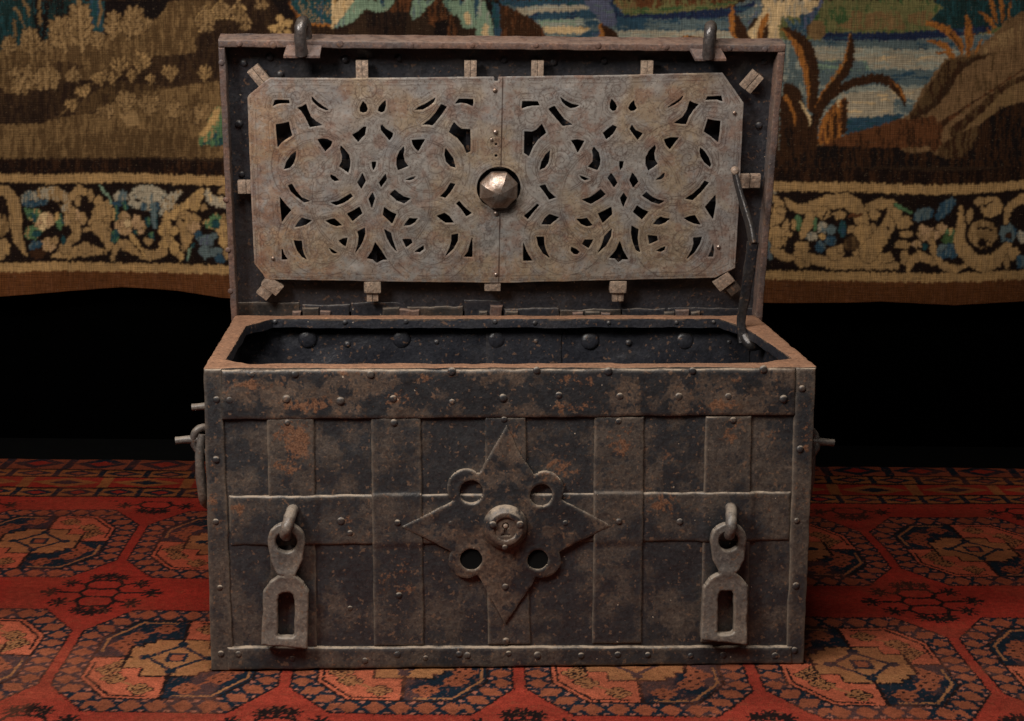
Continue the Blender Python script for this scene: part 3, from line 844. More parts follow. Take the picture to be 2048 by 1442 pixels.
poly('E', [(-20, 0), (400, 0), (330, 110), (230, 140), (100, 130), (60, 210), (75, 340), (-20, 345)], 'cream', 'pale', .35)
poly('E', [(90, 300), (140, 330), (260, 520), (270, 800), (140, 760)], 'gblue', 'wgrey', .35)
poly('E', [(100, 130), (190, 200), (180, 135), (235, 190), (230, 130), (330, 90), (400, 0), (425, 0), (335, 165), (290, 200), (290, 340), (150, 235)], 'blue', 'gblue', .3)
poly('E', [(370, 60), (400, 0), (425, 0), (350, 150), (270, 230), (240, 140)], 'slate', 'blue', .4)
poly('E', [(400, 290), (440, 260), (1000, 262), (1400, 240), (1800, 205), (1790, 250), (1500, 300), (1000, 330), (420, 322)], 'navy', 'blue', .2, vert=False)
ell('E', 365, 240, 78, 78, 'tan2', 'br', .3)
# hill
poly('E', [(1130, 910), (1200, 780), (1300, 620), (1420, 470), (1600, 430), (1800, 290), (1900, 170), (2060, 85), (2200, 60), (2200, 1340), (60, 1340), (380, 1160), (700, 1060), (1040, 965)], 'hill', 'br', .3)
poly('E', [(1820, 290), (2060, 180), (2060, 320), (1850, 420), (1700, 420)], 'hill', 'tan', .35)
poly('E', [(600, 1085), (1040, 962), (1340, 940), (1400, 1170), (1050, 1195), (400, 1175)], 'rb', 'drb', .35)
poly('E', [(1130, 930), (1320, 640), (1430, 480), (1780, 420), (1700, 470), (1540, 560), (1440, 760), (1340, 850), (1160, 970)], 'br', 'drb', .42)
stroke('E', [(1150, 960), (1330, 840), (1430, 700), (1530, 560), (1650, 480), (1790, 435)], [14, 26, 26, 26, 18, 5], 'drb', 'br2', .4)
stroke('E', [(1330, 1180), (1380, 1020), (1560, 880), (1800, 720), (2060, 560)], [40, 30, 10, 8, 6], 'rb', 'drb', .5)
poly('E', [(1500, 1040), (1700, 880), (1870, 720), (2060, 610), (2200, 560), (2200, 800), (2048, 800), (1850, 900), (1650, 1020), (1500, 1100)], 'tan2', 'hill', .4)
stroke('E', [(1480, 1060), (1680, 900), (1860, 730), (2060, 620)], [40, 34, 26, 20], 'drb', 'br', .45)
poly('E', [(1700, 1000), (1870, 870), (2200, 780), (2200, 1340), (1480, 1340), (1560, 1120)], 'blk', 'drb', .5)
poly('E', [(1380, 1180), (1500, 1080), (1700, 1010), (1640, 1180), (1480, 1340), (1350, 1340)], 'br', 'drb', .5)
poly('E', [(60, 1210), (400, 1172), (1050, 1192), (1120, 1240), (1300, 1220), (1400, 1280), (2200, 1300), (2200, 1345), (60, 1345)], 'blk', 'drb', .45)
# plants
poly('E', [(110, 640), (220, 760), (300, 960), (370, 860), (440, 870), (380, 1000), (375, 1170), (60, 1345), (70, 860)], 'drb', 'blk', .25)
stroke('E', [(150, 680), (200, 780), (260, 930)], [20, 55, 30], 'drb')
stroke('E', [(120, 780), (170, 880), (200, 1000)], [16, 14, 6], 'or_')
stroke('E', [(240, 820), (300, 930), (312, 1010)], [8, 12, 5], 'cream')
stroke('E', [(85, 225), (180, 330), (245, 440), (290, 580), (315, 760), (315, 870)], [6, 22, 36, 34, 30, 20], 'or_', 'rb', .25)
stroke('E', [(80, 218), (220, 290), (310, 420), (345, 600), (345, 760), (335, 870)], [5, 36, 46, 40, 36, 36], 'drb')
stroke('E', [(640, 275), (600, 480), (500, 640), (400, 790), (370, 850)], [4, 16, 18, 18, 14], 'or_', 'tan', .3)
stroke('E', [(645, 265), (652, 400), (610, 560), (490, 710), (400, 860)], [5, 30, 34, 32, 40], 'drb')
stroke('E', [(400, 850), (560, 715), (750, 645), (920, 640), (1020, 710), (1080, 800), (1090, 862)], [40, 30, 36, 38, 36, 22, 4], 'drb', 'rb', .15)
stroke('E', [(990, 650), (1050, 720), (1095, 810)], [4, 10, 8], 'or_')
poly('E', [(378, 1165), (390, 985), (460, 885), (540, 815), (610, 780), (625, 815), (610, 1065), (570, 1095), (480, 1150)], 'or_', 'rb', .35)
poly('E', [(498, 930), (530, 900), (532, 1110), (498, 1125)], 'drb')
poly('E', [(578, 830), (622, 785), (612, 1065), (563, 1092)], 'drb')
poly('E', [(530, 820), (570, 790), (540, 870)], 'cream')
stroke('E', [(455, 980), (460, 1110)], [10, 8], 'drb')
for pts, w in (([(1270, 180), (1420, 240), (1520, 340), (1555, 440)], [16, 36, 32, 8]), ([(1588, 110), (1608, 280), (1600, 440)], [5, 40, 12]), ([(1270, 335), (1400, 365), (1490, 460)], [8, 28, 10]),
               ([(1345, 430), (1420, 425), (1485, 470)], [10, 16, 8]), ([(1705, 320), (1665, 420)], [10, 12]), ([(1695, 95), (1780, 165), (1815, 230)], [12, 22, 8]), ([(1780, 0), (1810, 90), (1835, 190)], [14, 22, 8]),
               ([(1860, 0), (1885, 90), (1880, 180)], [14, 18, 6]), ([(1945, 10), (1935, 140)], [9, 8]), ([(1755, 230), (1790, 280)], [10, 8])):
    stroke('E', pts, w, 'or_', 'rb', .3)
stroke('E', [(1450, 270), (1540, 400)], [8, 6], 'drb')
stroke('E', [(1610, 300), (1605, 430)], [9, 5], 'rb')

# --- border -------------------------------------------------------------
kk = np.array([-420, 0, 110, 240, 440, 700, 1100, 1540, 1700, 1860, 1960, 2048, 2470], float)
s1 = np.interp(TU, kk, [350, 355, 358, 356, 362, 366, 370, 372, 373, 381, 378, 370, 372])
s2 = np.interp(TU, kk, [536, 534, 532, 537, 539, 545, 548, 549, 551, 556, 555, 550, 552])
below = TV > s1 - 40
darkband = np.nonzero((TV > s1 - 38) & (TV < s1))[0]
paint(darkband, 'drb', 'ground', .6)
paint(np.nonzero(TV > s1)[0], 'ground', 'blk', .3)
paint(np.nonzero(TV > s2)[0], 'hemc', 'rb', .4)
paint(np.nonzero(np.abs(TV - s1) < 9.3)[0], 'gold2', 'tan', .3)
paint(np.nonzero(np.abs(TV - s2) < 9.0)[0], 'gold2', 'tan', .3)

def border_left():
    g, t = 'gold2', 'tan'
    stroke('B', [(-40, 310), (60, 310), (130, 420), (140, 560), (165, 720), (235, 855)], [30, 45, 52, 50, 42, 8], t, g, .4)
    ell('B', 10, 600, 70, 100, 'tan2', t, .4); ell('B', 40, 790, 55, 75, t, g, .4); ell('B', 0, 850, 60, 40, t)
    stroke('B', [(10, 360), (35, 430), (10, 540)], [8, 9, 6], 'dk')
    ell('B', 270, 370, 82, 68, 'gblue', 'pale', .4); ell('B', 275, 420, 80, 28, 'blue', 'gblue', .3)
    stroke('B', [(370, 330), (470, 325), (550, 400), (565, 480)], [50, 58, 50, 28], t, 'pale', .3)
    ell('B', 390, 340, 45, 60, 'pale', 'tan', .4); ell('B', 365, 400, 45, 26, 'blue', 'gblue', .4)
    ell('B', 520, 410, 26, 14, 'ground')
    poly('B', [(212, 458), (340, 465), (360, 500), (330, 575), (285, 565), (240, 530)], 'leafg', 'gold', .35)
    poly('B', [(240, 500), (290, 490), (330, 540), (300, 570)], 'teal', 'green', .4)
    ell('B', 395, 555, 72, 68, 'cream', 'flow', .3); ell('B', 335, 600, 42, 36, 'flow'); ell('B', 360, 620, 30, 26, 'cream')
    poly('B', [(478, 485), (520, 505), (545, 600), (505, 645), (470, 560)], 'leafg', 'teal', .4); ell('B', 485, 520, 20, 36, 'gold')
    poly('B', [(218, 690), (228, 620), (290, 585), (370, 650), (310, 720), (235, 712)], 'leafg', 'gold2', .35); ell('B', 320, 670, 40, 28, 'teal')
    for cx, cy, rx, ry in ((630, 500, 50, 48), (590, 550, 52, 52), (680, 540, 50, 58), (640, 600, 48, 50)): ell('B', cx, cy, rx, ry, t, 'flow', .3)
    stroke('B', [(645, 600), (645, 690), (570, 760), (470, 860)], [38, 34, 34, 14], t, 'tan2', .3)
    stroke('B', [(600, 350), (670, 300), (735, 330)], [28, 42, 20], t, g, .4); ell('B', 660, 395, 24, 46, t); ell('B', 610, 360, 28, 40, t)
    for cx, cy, rx, ry in ((770, 340, 22, 62), (830, 400, 34, 52), (905, 430, 40, 40), (860, 490, 85, 55), (800, 570, 60, 46), (905, 560, 36, 36), (745, 635, 48, 22), (840, 610, 78, 46), (885, 655, 50, 36)): ell('B', cx, cy, rx, ry, t, g, .4)
    stroke('B', [(830, 620), (890, 700), (920, 780), (890, 832)], [60, 44, 30, 12], t, g, .4)
    stroke('B', [(460, 865), (600, 835), (750, 815), (845, 825)], [16, 46, 52, 30], t, g, .4)
    ell('B', 720, 790, 58, 45, t); ell('B', 560, 790, 58, 56, t, 'tan2', .3); ell('B', 420, 760, 60, 62, 'flow', t, .5); ell('B', 470, 730, 28, 38, t); ell('B', 310, 770, 62, 40, 'blue', 'gblue', .4, -.5)
    ell('B', 540, 720, 18, 40, 'teal'); ell('B', 330, 840, 70, 40, 'drb')
    stroke('B', [(845, 262), (870, 310), (930, 370), (945, 430)], [9, 11, 11, 8], 'sage')
    ell('B', 1020, 360, 62, 52, 'gblue', 'pale', .4); ell('B', 985, 420, 40, 28, 'blue')
    stroke('B', [(1110, 420), (1150, 330), (1230, 310), (1340, 340), (1400, 430), (1370, 500)], [26, 42, 50, 58, 56, 24], 'pale', 'wgrey', .3)
    ell('B', 1250, 400, 150, 82, 'pale', 'gblue', .25); ell('B', 1170, 385, 30, 14, 'ground'); ell('B', 1320, 450, 36, 40, 'blue', 'gblue', .3); ell('B', 1215, 450, 30, 36, 'blue', 'gblue', .5)
    stroke('B', [(1300, 440), (1312, 610)], [28, 26], 'gblue', 'teal', .35)
    stroke('B', [(1420, 415), (1480, 355), (1542, 305)], [52, 34, 10], 'pale', t, .3); stroke('B', [(1410, 430), (1500, 450)], [40, 24], 'pale', t, .4)
    for cx, cy, rx, ry in ((1040, 540, 60, 52), (1000, 610, 36, 60), (1070, 600, 62, 60), (1150, 555, 38, 38), (1190, 610, 54, 42), (1050, 655, 60, 34), (1180, 660, 40, 26)): ell('B', cx, cy, rx, ry, 'flow', t, .4)
    ell('B', 1075, 590, 34, 34, 'cream')
    for cx, cy, rx, ry in ((975, 500, 26, 62), (970, 700, 36, 62), (1250, 575, 26, 44), (1280, 705, 28, 52), (1055, 440, 24, 44), (1145, 665, 18, 22)): ell('B', cx, cy, rx, ry, 'teal', 'leafg', .35)
    ell('B', 955, 510, 12, 50, 'gold')
    for cx, cy, rx, ry in ((1410, 545, 32, 62), (1410, 630, 58, 58), (1372, 660, 34, 36), (1480, 655, 34, 36), (1425, 740, 56, 50), (1385, 790, 40, 60), (1480, 800, 44, 60), (1530, 870, 30, 40)): ell('B', cx, cy, rx, ry, 'gold', t, .4)
    stroke('B', [(950, 905), (975, 810), (1040, 765), (1150, 820), (1250, 865), (1390, 840)], [12, 26, 40, 46, 44, 34], t, g, .4)
    stroke('B', [(1105, 690), (1150, 760), (1220, 870)], [14, 24, 12], 'gold', t, .3); stroke('B', [(1150, 780), (1210, 870)], [4, 4], 'ground'); ell('B', 1250, 740, 40, 34, t)
    stroke('B', [(1470, 520), (1560, 485), (1640, 420), (1712, 300)], [36, 66, 62, 26], 'gold', t, .4); ell('B', 1600, 555, 100, 76, t, g, .4); ell('B', 1735, 450, 32, 30, t)
    stroke('B', [(1560, 580), (1590, 700), (1562, 815)], [60, 52, 16], t, g, .4); ell('B', 1650, 620, 60, 52, 'flow', t, .4); ell('B', 1630, 480, 40, 12, 'drb', rot=.4); ell('B', 1555, 560, 24, 10, 'ground', rot=.5)
    ell('B', 1690, 685, 36, 42, 'blue', 'gblue', .4); ell('B', 1760, 735, 66, 62, 'gblue', 'slate', .3); ell('B', 1830, 690, 30, 28, 'gblue'); ell('B', 1750, 830, 56, 60, 'gblue', 'slate', .3); ell('B', 1840, 830, 60, 40, 'gblue'); ell('B', 1880, 885, 44, 38, 'blue')
    stroke('B', [(1650, 760), (1610, 830), (1590, 905)], [10, 10, 9], 'teal', 'sage', .4)
    ell('B', 1890, 620, 50, 64, 'gold', t, .3); ell('B', 1910, 725, 46, 60, 'gold', t, .3)
    poly('B', [(1725, 575), (1850, 498), (1890, 540), (1855, 635), (1760, 625)], 'leafg', 'gold', .35); ell('B', 1840, 590, 36, 36, 'teal')
    stroke('B', [(1768, 290), (1800, 380), (1920, 410)], [10, 42, 44], 'pale', 'cream', .3)

def border_right():
    g, t = 'gold2', 'tan'
    stroke('F', [(30, 335), (70, 400), (60, 480), (20, 550)], [20, 40, 50, 30], t, g, .4); ell('F', 80, 440, 34, 34, t)
    for cx, cy, rx, ry in ((50, 640, 90, 70), (140, 630, 36, 22), (125, 560, 26, 50), (60, 700, 60, 40)): ell('F', cx, cy, rx, ry, t, g, .4)
    stroke('F', [(20, 760), (110, 815), (180, 830)], [30, 40, 20], t, g, .4); ell('F', 250, 735, 60, 50, t, g, .4); stroke('F', [(215, 800), (250, 850), (290, 875)], [30, 50, 24], t, g, .4)
    stroke('F', [(130, 350), (170, 410), (290, 425), (440, 380), (610, 365), (700, 440), (740, 540), (750, 640)], [16, 34, 44, 60, 60, 62, 58, 60], t, g, .4)
    ell('F', 420, 460, 56, 54, t, g, .4); ell('F', 550, 480, 56, 34, t, g, .4); stroke('F', [(320, 480), (275, 590), (255, 655)], [40, 46, 12], t, g, .4)
    stroke('F', [(450, 440), (400, 520)], [8, 5], 'ground'); stroke('F', [(640, 490), (730, 480)], [14, 8], 'rb')
    ell('F', 740, 605, 110, 44, t, g, .4); ell('F', 655, 600, 40, 34, t); ell('F', 830, 600, 36, 42, t)
    stroke('F', [(745, 630), (745, 830)], [76, 80], t, g, .4); ell('F', 650, 710, 62, 62, 'br', 'br2', .4)
    ell('F', 215, 540, 34, 62, 'leafg', 'green', .4); ell('F', 185, 560, 18, 46, 'gold2'); ell('F', 575, 590, 34, 70, 'teal', 'blue', .4); ell('F', 355, 555, 14, 54, 'leafg')
    for cx, cy, rx, ry, c in ((415, 580, 40, 50, 'pale'), (485, 600, 44, 34, 'gblue'), (330, 650, 46, 36, 'pale'), (480, 685, 46, 40, 'blue'), (400, 735, 42, 46, 'blue')): ell('F', cx, cy, rx, ry, c, 'gblue', .3)
    ell('F', 412, 655, 28, 26, 'gold')
    stroke('F', [(210, 790), (400, 850), (600, 870), (760, 860), (1010, 890)], [26, 46, 46, 60, 34], t, g, .4); ell('F', 520, 785, 72, 56, t, g, .4); ell('F', 930, 830, 66, 46, t, g, .4); ell('F', 560, 750, 28, 40, t)
    stroke('F', [(790, 420), (860, 400), (970, 395), (1000, 450), (960, 560), (880, 670), (790, 790)], [30, 42, 44, 52, 56, 66, 76], t, g, .4); ell('F', 840, 480, 40, 48, t, g, .4)
    ell('F', 955, 585, 12, 16, 'ground')
    for cx, cy, rx, ry in ((1080, 545, 72, 52), (1100, 640, 60, 28), (1075, 725, 72, 30), (1090, 830, 34, 66), (1020, 470, 50, 50)): ell('F', cx, cy, rx, ry, t, g, .4)
    stroke('F', [(1020, 400), (1140, 470)], [18, 12], 'leafg')
    ell('F', 1245, 480, 86, 52, 'blue', 'gblue', .5, -.4); stroke('F', [(1480, 370), (1420, 430), (1355, 510)], [26, 50, 20], 'blue', 'gblue', .35)
    for cx, cy, rx, ry in ((1270, 640, 84, 58), (1385, 600, 46, 46), (1235, 605, 40, 36), (1200, 722, 48, 28), (1330, 650, 50, 40)): ell('F', cx, cy, rx, ry, 'flow', t, .4)
    stroke('F', [(1310, 690), (1335, 800), (1400, 890), (1500, 920), (1600, 880)], [22, 28, 34, 30, 8], t, g, .4); ell('F', 1460, 660, 46, 70, 'leafg', 'gold', .35); ell('F', 1250, 740, 22, 30, 'teal'); ell('F', 1430, 690, 34, 46, 'green')
    ell('F', 1440, 780, 92, 60, 'blue', 'gblue', .35); ell('F', 1390, 750, 30, 26, 'gblue')
    stroke('F', [(1120, 950), (1130, 880), (1210, 820), (1330, 870)], [10, 26, 42, 24], t, g, .4)
    stroke('F', [(1548, 425), (1545, 560), (1535, 700), (1620, 830), (1740, 880), (1860, 820), (1920, 720)], [14, 34, 48, 56, 66, 56, 30], t, g, .4)
    ell('F', 1720, 640, 118, 112, 'tan2', t, .4); ell('F', 1790, 420, 92, 84, t, g, .4); ell('F', 1690, 375, 40, 34, t); ell('F', 1615, 490, 26, 66, t)
    for pts in ([(1680, 600), (1750, 590), (1790, 610)], [(1700, 690), (1780, 700)], [(1730, 420), (1790, 380)]): stroke('F', pts, [10, 9, 6][:len(pts)], 'ground')
    ell('F', 1720, 720, 40, 26, 'ground')
    ell('F', 1925, 630, 68, 76, 'gblue', 'blue', .4); ell('F', 1925, 655, 26, 20, 'drb'); stroke('F', [(1905, 540), (1940, 420), (2060, 345)], [16, 30, 36], t, g, .4)
    ell('F', 1960, 800, 60, 52, t, g, .4); ell('F', 1915, 870, 22, 60, t); ell('F', 2030, 860, 34, 56, 'blue', 'gblue', .4); ell('F', 2030, 660, 34, 50, 'pale', 'gblue', .4)

OUT[0] = 'ground'; OUT[1] = 0.9
for DX in (1130.0, 905.0, 452.0, 0.0):
    border_left()
DX = 0.0
i_ = sel(1545, 2100, 385, 540)
k_ = (TV[i_] > s1[i_] + 9.3) & (TV[i_] < s2[i_] - 9)
paint(i_[k_], 'ground', 'blk', .3)
OUT[1] = 1.3
border_right()
OUT[0] = None
# keep the two gold guard stripes and the hem over any overlap
paint(np.nonzero(TV > s2 + 9)[0], 'hemc', 'rb', .4)
paint(np.nonzero(np.abs(TV - s1) < 9.3)[0], 'gold2', 'tan', .3)
paint(np.nonzero(np.abs(TV - s2) < 9.0)[0], 'gold2', 'tan', .3)

T3 = tcol.reshape(SH[0], SH[1], 3)                 # neighbouring wefts blend a little
B3 = T3.copy()
B3[1:-1, 1:-1] = (T3[1:-1, 1:-1] * 4 + (T3[:-2, 1:-1] + T3[2:, 1:-1] + T3[1:-1, :-2] + T3[1:-1, 2:]) * 2 + T3[:-2, :-2] + T3[2:, 2:] + T3[:-2, 2:] + T3[2:, :-2]) / 16
tcol = (B3 * 0.8 + T3 * 0.2).reshape(-1, 3) * 0.90
P = unp(np.stack([U.ravel(), V.ravel()], -1), WORLD, 1, TAP_Y)
P[:, 1] += 0.012 * np.sin(P[:, 0] * 5.2 + 0.6) + 0.006 * np.sin(P[:, 0] * 11.7 + P[:, 2] * 2.0) - 0.012 * sstep(0.6, 0.38, P[:, 2]) * np.sin(P[:, 0] * 7.5)
nv_, nu_ = SH
ff = grid_faces(nu_, nv_)[:, ::-1]
pos = P
nvx, q_, ids_ = skirt(None, ff, None, 0, pos)
nvx = pos[ids_].copy(); nvx[:, 1] += 0.006
cc = np.concatenate([tcol, tcol[ids_]])
tap_mesh = new_mesh('tapestry', np.concatenate([pos, nvx]), np.concatenate([ff, q_]), M['tapestry'], col=cc)
tap = link('tapestry', tap_mesh)
tap['label'] = 'old woven tapestry with landscape and gold floral border hanging behind the open chest'
tap['category'] = 'tapestry'

# ================================================================== the rug
RX = axis_lines(-1.75, -1.44, 1.44, 1.75, 0.0027, 0.02)
RYa = axis_lines(2.2, 2.74, 4.628, 4.628, 0.0045, 0.02)
RYa = np.concatenate([RYa[RYa < 4.626], [4.626]])
gx, gy = np.meshgrid(RX, RYa)
rsx = np.random.RandomState(9)
kx = gx.ravel() + (rsx.rand(gx.size) - 0.5) * 0.0032 + 0.004 * (vnoise(gx.ravel() * 6, gy.ravel() * 6, 4) - 0.5) * 2
ky = gy.ravel() + (rsx.rand(gx.size) - 0.5) * 0.0045 + 0.006 * (vnoise(gx.ravel() * 6, gy.ravel() * 6, 6) - 0.5) * 2
C = {k: lin(v) for k, v in dict(field=(148, 42, 30), ring=(142, 68, 45), navy=(22, 31, 41), salmon=(182, 82, 57), tan=(154, 92, 57), dark=(32, 17, 16), pink=(160, 88, 70), red=(150, 40, 28), gold=(150, 86, 46)).items()}
rc = np.tile(C['field'], (kx.size, 1))
def rp(mask, c): rc[mask] = C[c]
PX, X0, PY, Y0 = 0.4300, -0.8430, 0.740, 3.110
skew = (ky - 3.11) * -0.035                      # the warp lines run very slightly askew
ux_ = kx - skew
ci = np.floor((ux_ - X0) / PX)
a = ((ux_ - X0) / PX - ci - 0.5) * PX / 0.205
row = np.round((ky - Y0) / PY)
b = (ky - Y0 - row * PY) / 0.268
in_field = ky < 4.235
oc = np.maximum(np.maximum(np.abs(a), np.abs(b)), 0.692 * np.abs(a) + 0.571 * np.abs(b))
G = in_field & (oc < 1.0) & (row <= 1)
rp(G, 'ring')
# ring of small stars in a dark net
# perimeter coordinate: walk along the octagon sides
side = np.where(np.abs(a) >= oc - 1e-9, 0, np.where(np.abs(b) >= oc - 1e-9, 1, 2))
per = np.where(side == 0, b * 0.268, np.where(side == 1, a * 0.205, (np.abs(a) * 0.205 * 0.62 - np.abs(b) * 0.268 * 0.78)))
star_p = 0.046
ps = (per / star_p + np.where(side == 1, 0.5, 0.0))
psf = np.abs(ps - np.floor(ps) - 0.5) * 2          # 0 in a star's middle, 1 between stars
rr = (oc - 0.885) / 0.098                         # across the ring, -1..1
ring = G & (oc > 0.775)
th_ = np.arctan2(rr, psf + 1e-6)
rad_ = np.hypot(psf * 0.95, rr * 0.92)
star = (np.abs(psf) * 0.95 + np.abs(rr) * 0.70 < 0.86) & (np.abs(rr) < 0.98)
rp(ring & ~star, 'navy')
rp(ring & (psf > 0.80) & (np.abs(np.abs(rr) - 0.92) < 0.22), 'pink')
rp(G & (oc > 0.982), 'dark')
# quadrants
inn = G & (oc <= 0.775)
quad = (a * b) > 0
rp(inn & quad, 'salmon'); rp(inn & ~quad, 'navy')
rp(inn & (oc > 0.752), 'dark')
edge_in = inn & (oc > 0.70) & (oc < 0.725) & (np.abs(a) > 0.1) & (np.abs(b) > 0.1)
rp(edge_in & quad, 'dark'); rp(edge_in & ~quad, 'tan')
# flowers
def flower(fa, fb, r):
    for da, db in ((1, 0), (-1, 0), (0, 1), (0, -1)):
        dd = np.hypot((np.abs(a) - fa - da * r * 1.0) / 1.25, (np.abs(b) - fb - db * r * 0.95))
        rp(inn & quad & (dd < r * 0.80), 'dark'); rp(inn & quad & (dd < r * 0.62), 'tan')
        rp(inn & ~quad & (dd < r * 0.78), 'ring')
        rp(inn & (dd < r * 0.24), 'dark')
for fa, fb in ((0.20, 0.58), (0.47, 0.40), (0.46, 0.12), (0.56, 0.24)):
    flower(fa, fb, 0.062 if fa != 0.46 else 0.05)
# stem between flowers
st_ = np.abs((np.abs(b) - 0.58) + (np.abs(a) - 0.20) * 0.68) < 0.018
rp(inn & st_ & (np.abs(a) > 0.2) & (np.abs(a) < 0.5) & quad, 'tan'); rp(inn & st_ & (np.abs(a) > 0.2) & (np.abs(a) < 0.5) & ~quad, 'ring')
# centre
ab, bb = np.abs(a), np.abs(b)
def ctr(k):
    return ((ab < 0.43 * k) & (bb < 0.19 * k)) | ((ab < 0.25 * k) & (bb < 0.33 * k)) | ((a * b < 0) & (ab < 0.34 * k) & (bb < 0.26 * k))
rp(inn & ctr(1.10), 'dark'); rp(inn & ctr(1.02), 'tan')
rp(inn & (bb < 0.014) & (ab > 0.40), 'dark'); rp(inn & (ab < 0.018) & (bb > 0.30), 'dark')
dm = ab / 0.30 + bb / 0.26
rp(inn & (dm < 1.0), 'navy'); rp(inn & (dm < 0.80), 'tan'); rp(inn & (ab < 0.10) & (bb < 0.085), 'navy'); rp(inn & (ab < 0.055) & (bb < 0.05), 'ring')
for sa, sb in ((0.30, 0), (0, 0.26)):
    rp(inn & (np.hypot((ab - sa) / 1.2, bb - sb) < 0.045), 'navy')
# minor ornament between the rows
ma = (ux_ - X0) - np.round((ux_ - X0) / PX) * PX
mb = (ky - Y0) - (np.floor((ky - Y0) / PY) + 0.5) * PY
MN = in_field & ~G & (np.abs(ma) < 0.135) & (np.abs(mb) < 0.15) & (ky < 4.20)
def seg(p, q, w, msk=MN):
    ex, ey = q[0] - p[0], q[1] - p[1]
    ax_, by_ = np.abs(ma), np.abs(mb)
    t = np.clip(((ax_ - p[0]) * ex + (by_ - p[1]) * ey) / (ex * ex + ey * ey), 0, 1)
    rp(msk & (np.hypot(ax_ - p[0] - ex * t, by_ - p[1] - ey * t) < w), 'dark')
for p, q in (((0, .022), (.030, .028)), ((.030, .028), (.044, .0)), ((.044, 0), (.105, 0)), ((.030, .028), (.042, .052)), ((.042, .052), (.030, .078)), ((.030, .078), (0, .083)), ((.042, .052), (.066, .062)), ((0, .083), (.0, .118))):
    seg(p, q, 0.0048)
for cx, cy_2 in ((.108, 0), (.076, .062), (.0, .118), (.026, .104)):
    for an in range(4):
        r_ = 0.020 if cx > .05 else .016
        dx, dy = r_ * math.cos(an * math.pi / 4 + .2), r_ * 1.3 * math.sin(an * math.pi / 4 + .2)
        seg((max(cx - dx, 0), max(cy_2 - dy, 0)), (cx + dx, max(cy_2 + dy, 0)), 0.0036)
# end border
B0 = ky >= 4.235
rp(B0, 'field')
def band(y0, y1, fn):
    k = np.nonzero((ky >= y0) & (ky < y1))[0]
    fn(k, (ky[k] - y0) / (y1 - y0))
def motif(period, ground, fig, fig2):
    def f(k, t):
        rc[k] = C[ground]
        s = kx[k] / period; s = np.abs(s - np.floor(s) - 0.5) * 2
        tt_ = np.abs(t - 0.5) * 2
        rc[k[(s + tt_ * 0.9 < 0.85)]] = C[fig]
        rc[k[(s + tt_ * 0.9 < 0.42)]] = C[fig2]
        rc[k[(s > 0.86)]] = C[fig]
    return f
def line(c): 
    def f(k, t): rc[k] = C[c]
    return f
band(4.235, 4.247, line('dark')); band(4.247, 4.312, motif(0.105, 'gold', 'navy', 'red')); band(4.312, 4.326, line('dark'))
band(4.326, 4.424, motif(0.21, 'red', 'gold', 'navy')); band(4.424, 4.436, line('dark')); band(4.436, 4.50, motif(0.12, 'gold', 'navy', 'ring'))
band(4.50, 4.512, line('dark')); band(4.512, 4.628, motif(0.17, 'ring', 'navy', 'red'))
# uneven dye and worn pile
wn = vnoise(kx * 240, ky * 160, 35) > 0.80
rc[wn] = rc[wn] * 0.65 + C['ring'] * 0.35
wn = np.clip((fbm(kx * 9, ky * 7, 33, 3) - 0.5) * 2.2, 0, 0.22)[:, None]
rc[:] = rc * (1 - wn) + (C['ring'] * 0.8) * wn
vx, vy = kx, ky
rc *= (0.58 + 0.54 * fbm(vx * 3, vy * 14, 5, 3))[:, None]
worn = sstep(3.50, 3.05, vy) * (0.75 + 0.9 * (fbm(vx * 4, vy * 6, 25, 3) - 0.3))          # front light put into the colour over worn, faded pile: brighter, more orange
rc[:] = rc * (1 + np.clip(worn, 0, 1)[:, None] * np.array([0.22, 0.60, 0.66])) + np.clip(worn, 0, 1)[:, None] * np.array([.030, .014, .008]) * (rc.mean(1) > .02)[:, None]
hgt = 0.0016 * (vnoise(gx.ravel() * 35, gy.ravel() * 35, 12) - 0.5) + 0.004 * (fbm(gx.ravel() * 2.4, gy.ravel() * 2.4, 15, 2) - 0.5)
rug_y = gy.ravel() + np.where(gy.ravel() > 4.55, 0.008 * (fbm(gx.ravel() * 3, gy.ravel() * 0 + 3, 8, 2) - 0.5) * sstep(4.55, 4.626, gy.ravel()) * 2, 0)
rv = np.stack([gx.ravel(), rug_y, hgt - 0.0015 - 0.004 * sstep(4.610, 4.626, gy.ravel())], -1)
rf = grid_faces(len(RX), len(RYa))
# thickness
nvx = None
e_pos = rv.copy()
tmp = np.stack([rv[:, 0], rv[:, 2], rv[:, 1]], -1)
n2, q2, id2 = skirt(None, rf, None, -0.0118, tmp)
n2 = np.stack([n2[:, 0], n2[:, 2], n2[:, 1]], -1)
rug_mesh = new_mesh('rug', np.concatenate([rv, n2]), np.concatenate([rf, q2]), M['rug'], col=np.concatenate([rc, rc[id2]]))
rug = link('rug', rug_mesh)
rug['label'] = 'worn red knotted rug with rows of octagon medallions under the iron chest'
rug['category'] = 'rug'

# ================================================================== the strongbox
chest = empty('strongbox')
chest.location = cO_chest
chest.rotation_euler = (0, 0, YAW)
chest['label'] = 'open rusty iron strongbox with riveted straps and pierced lock plate inside its raised lid'
chest['category'] = 'chest'

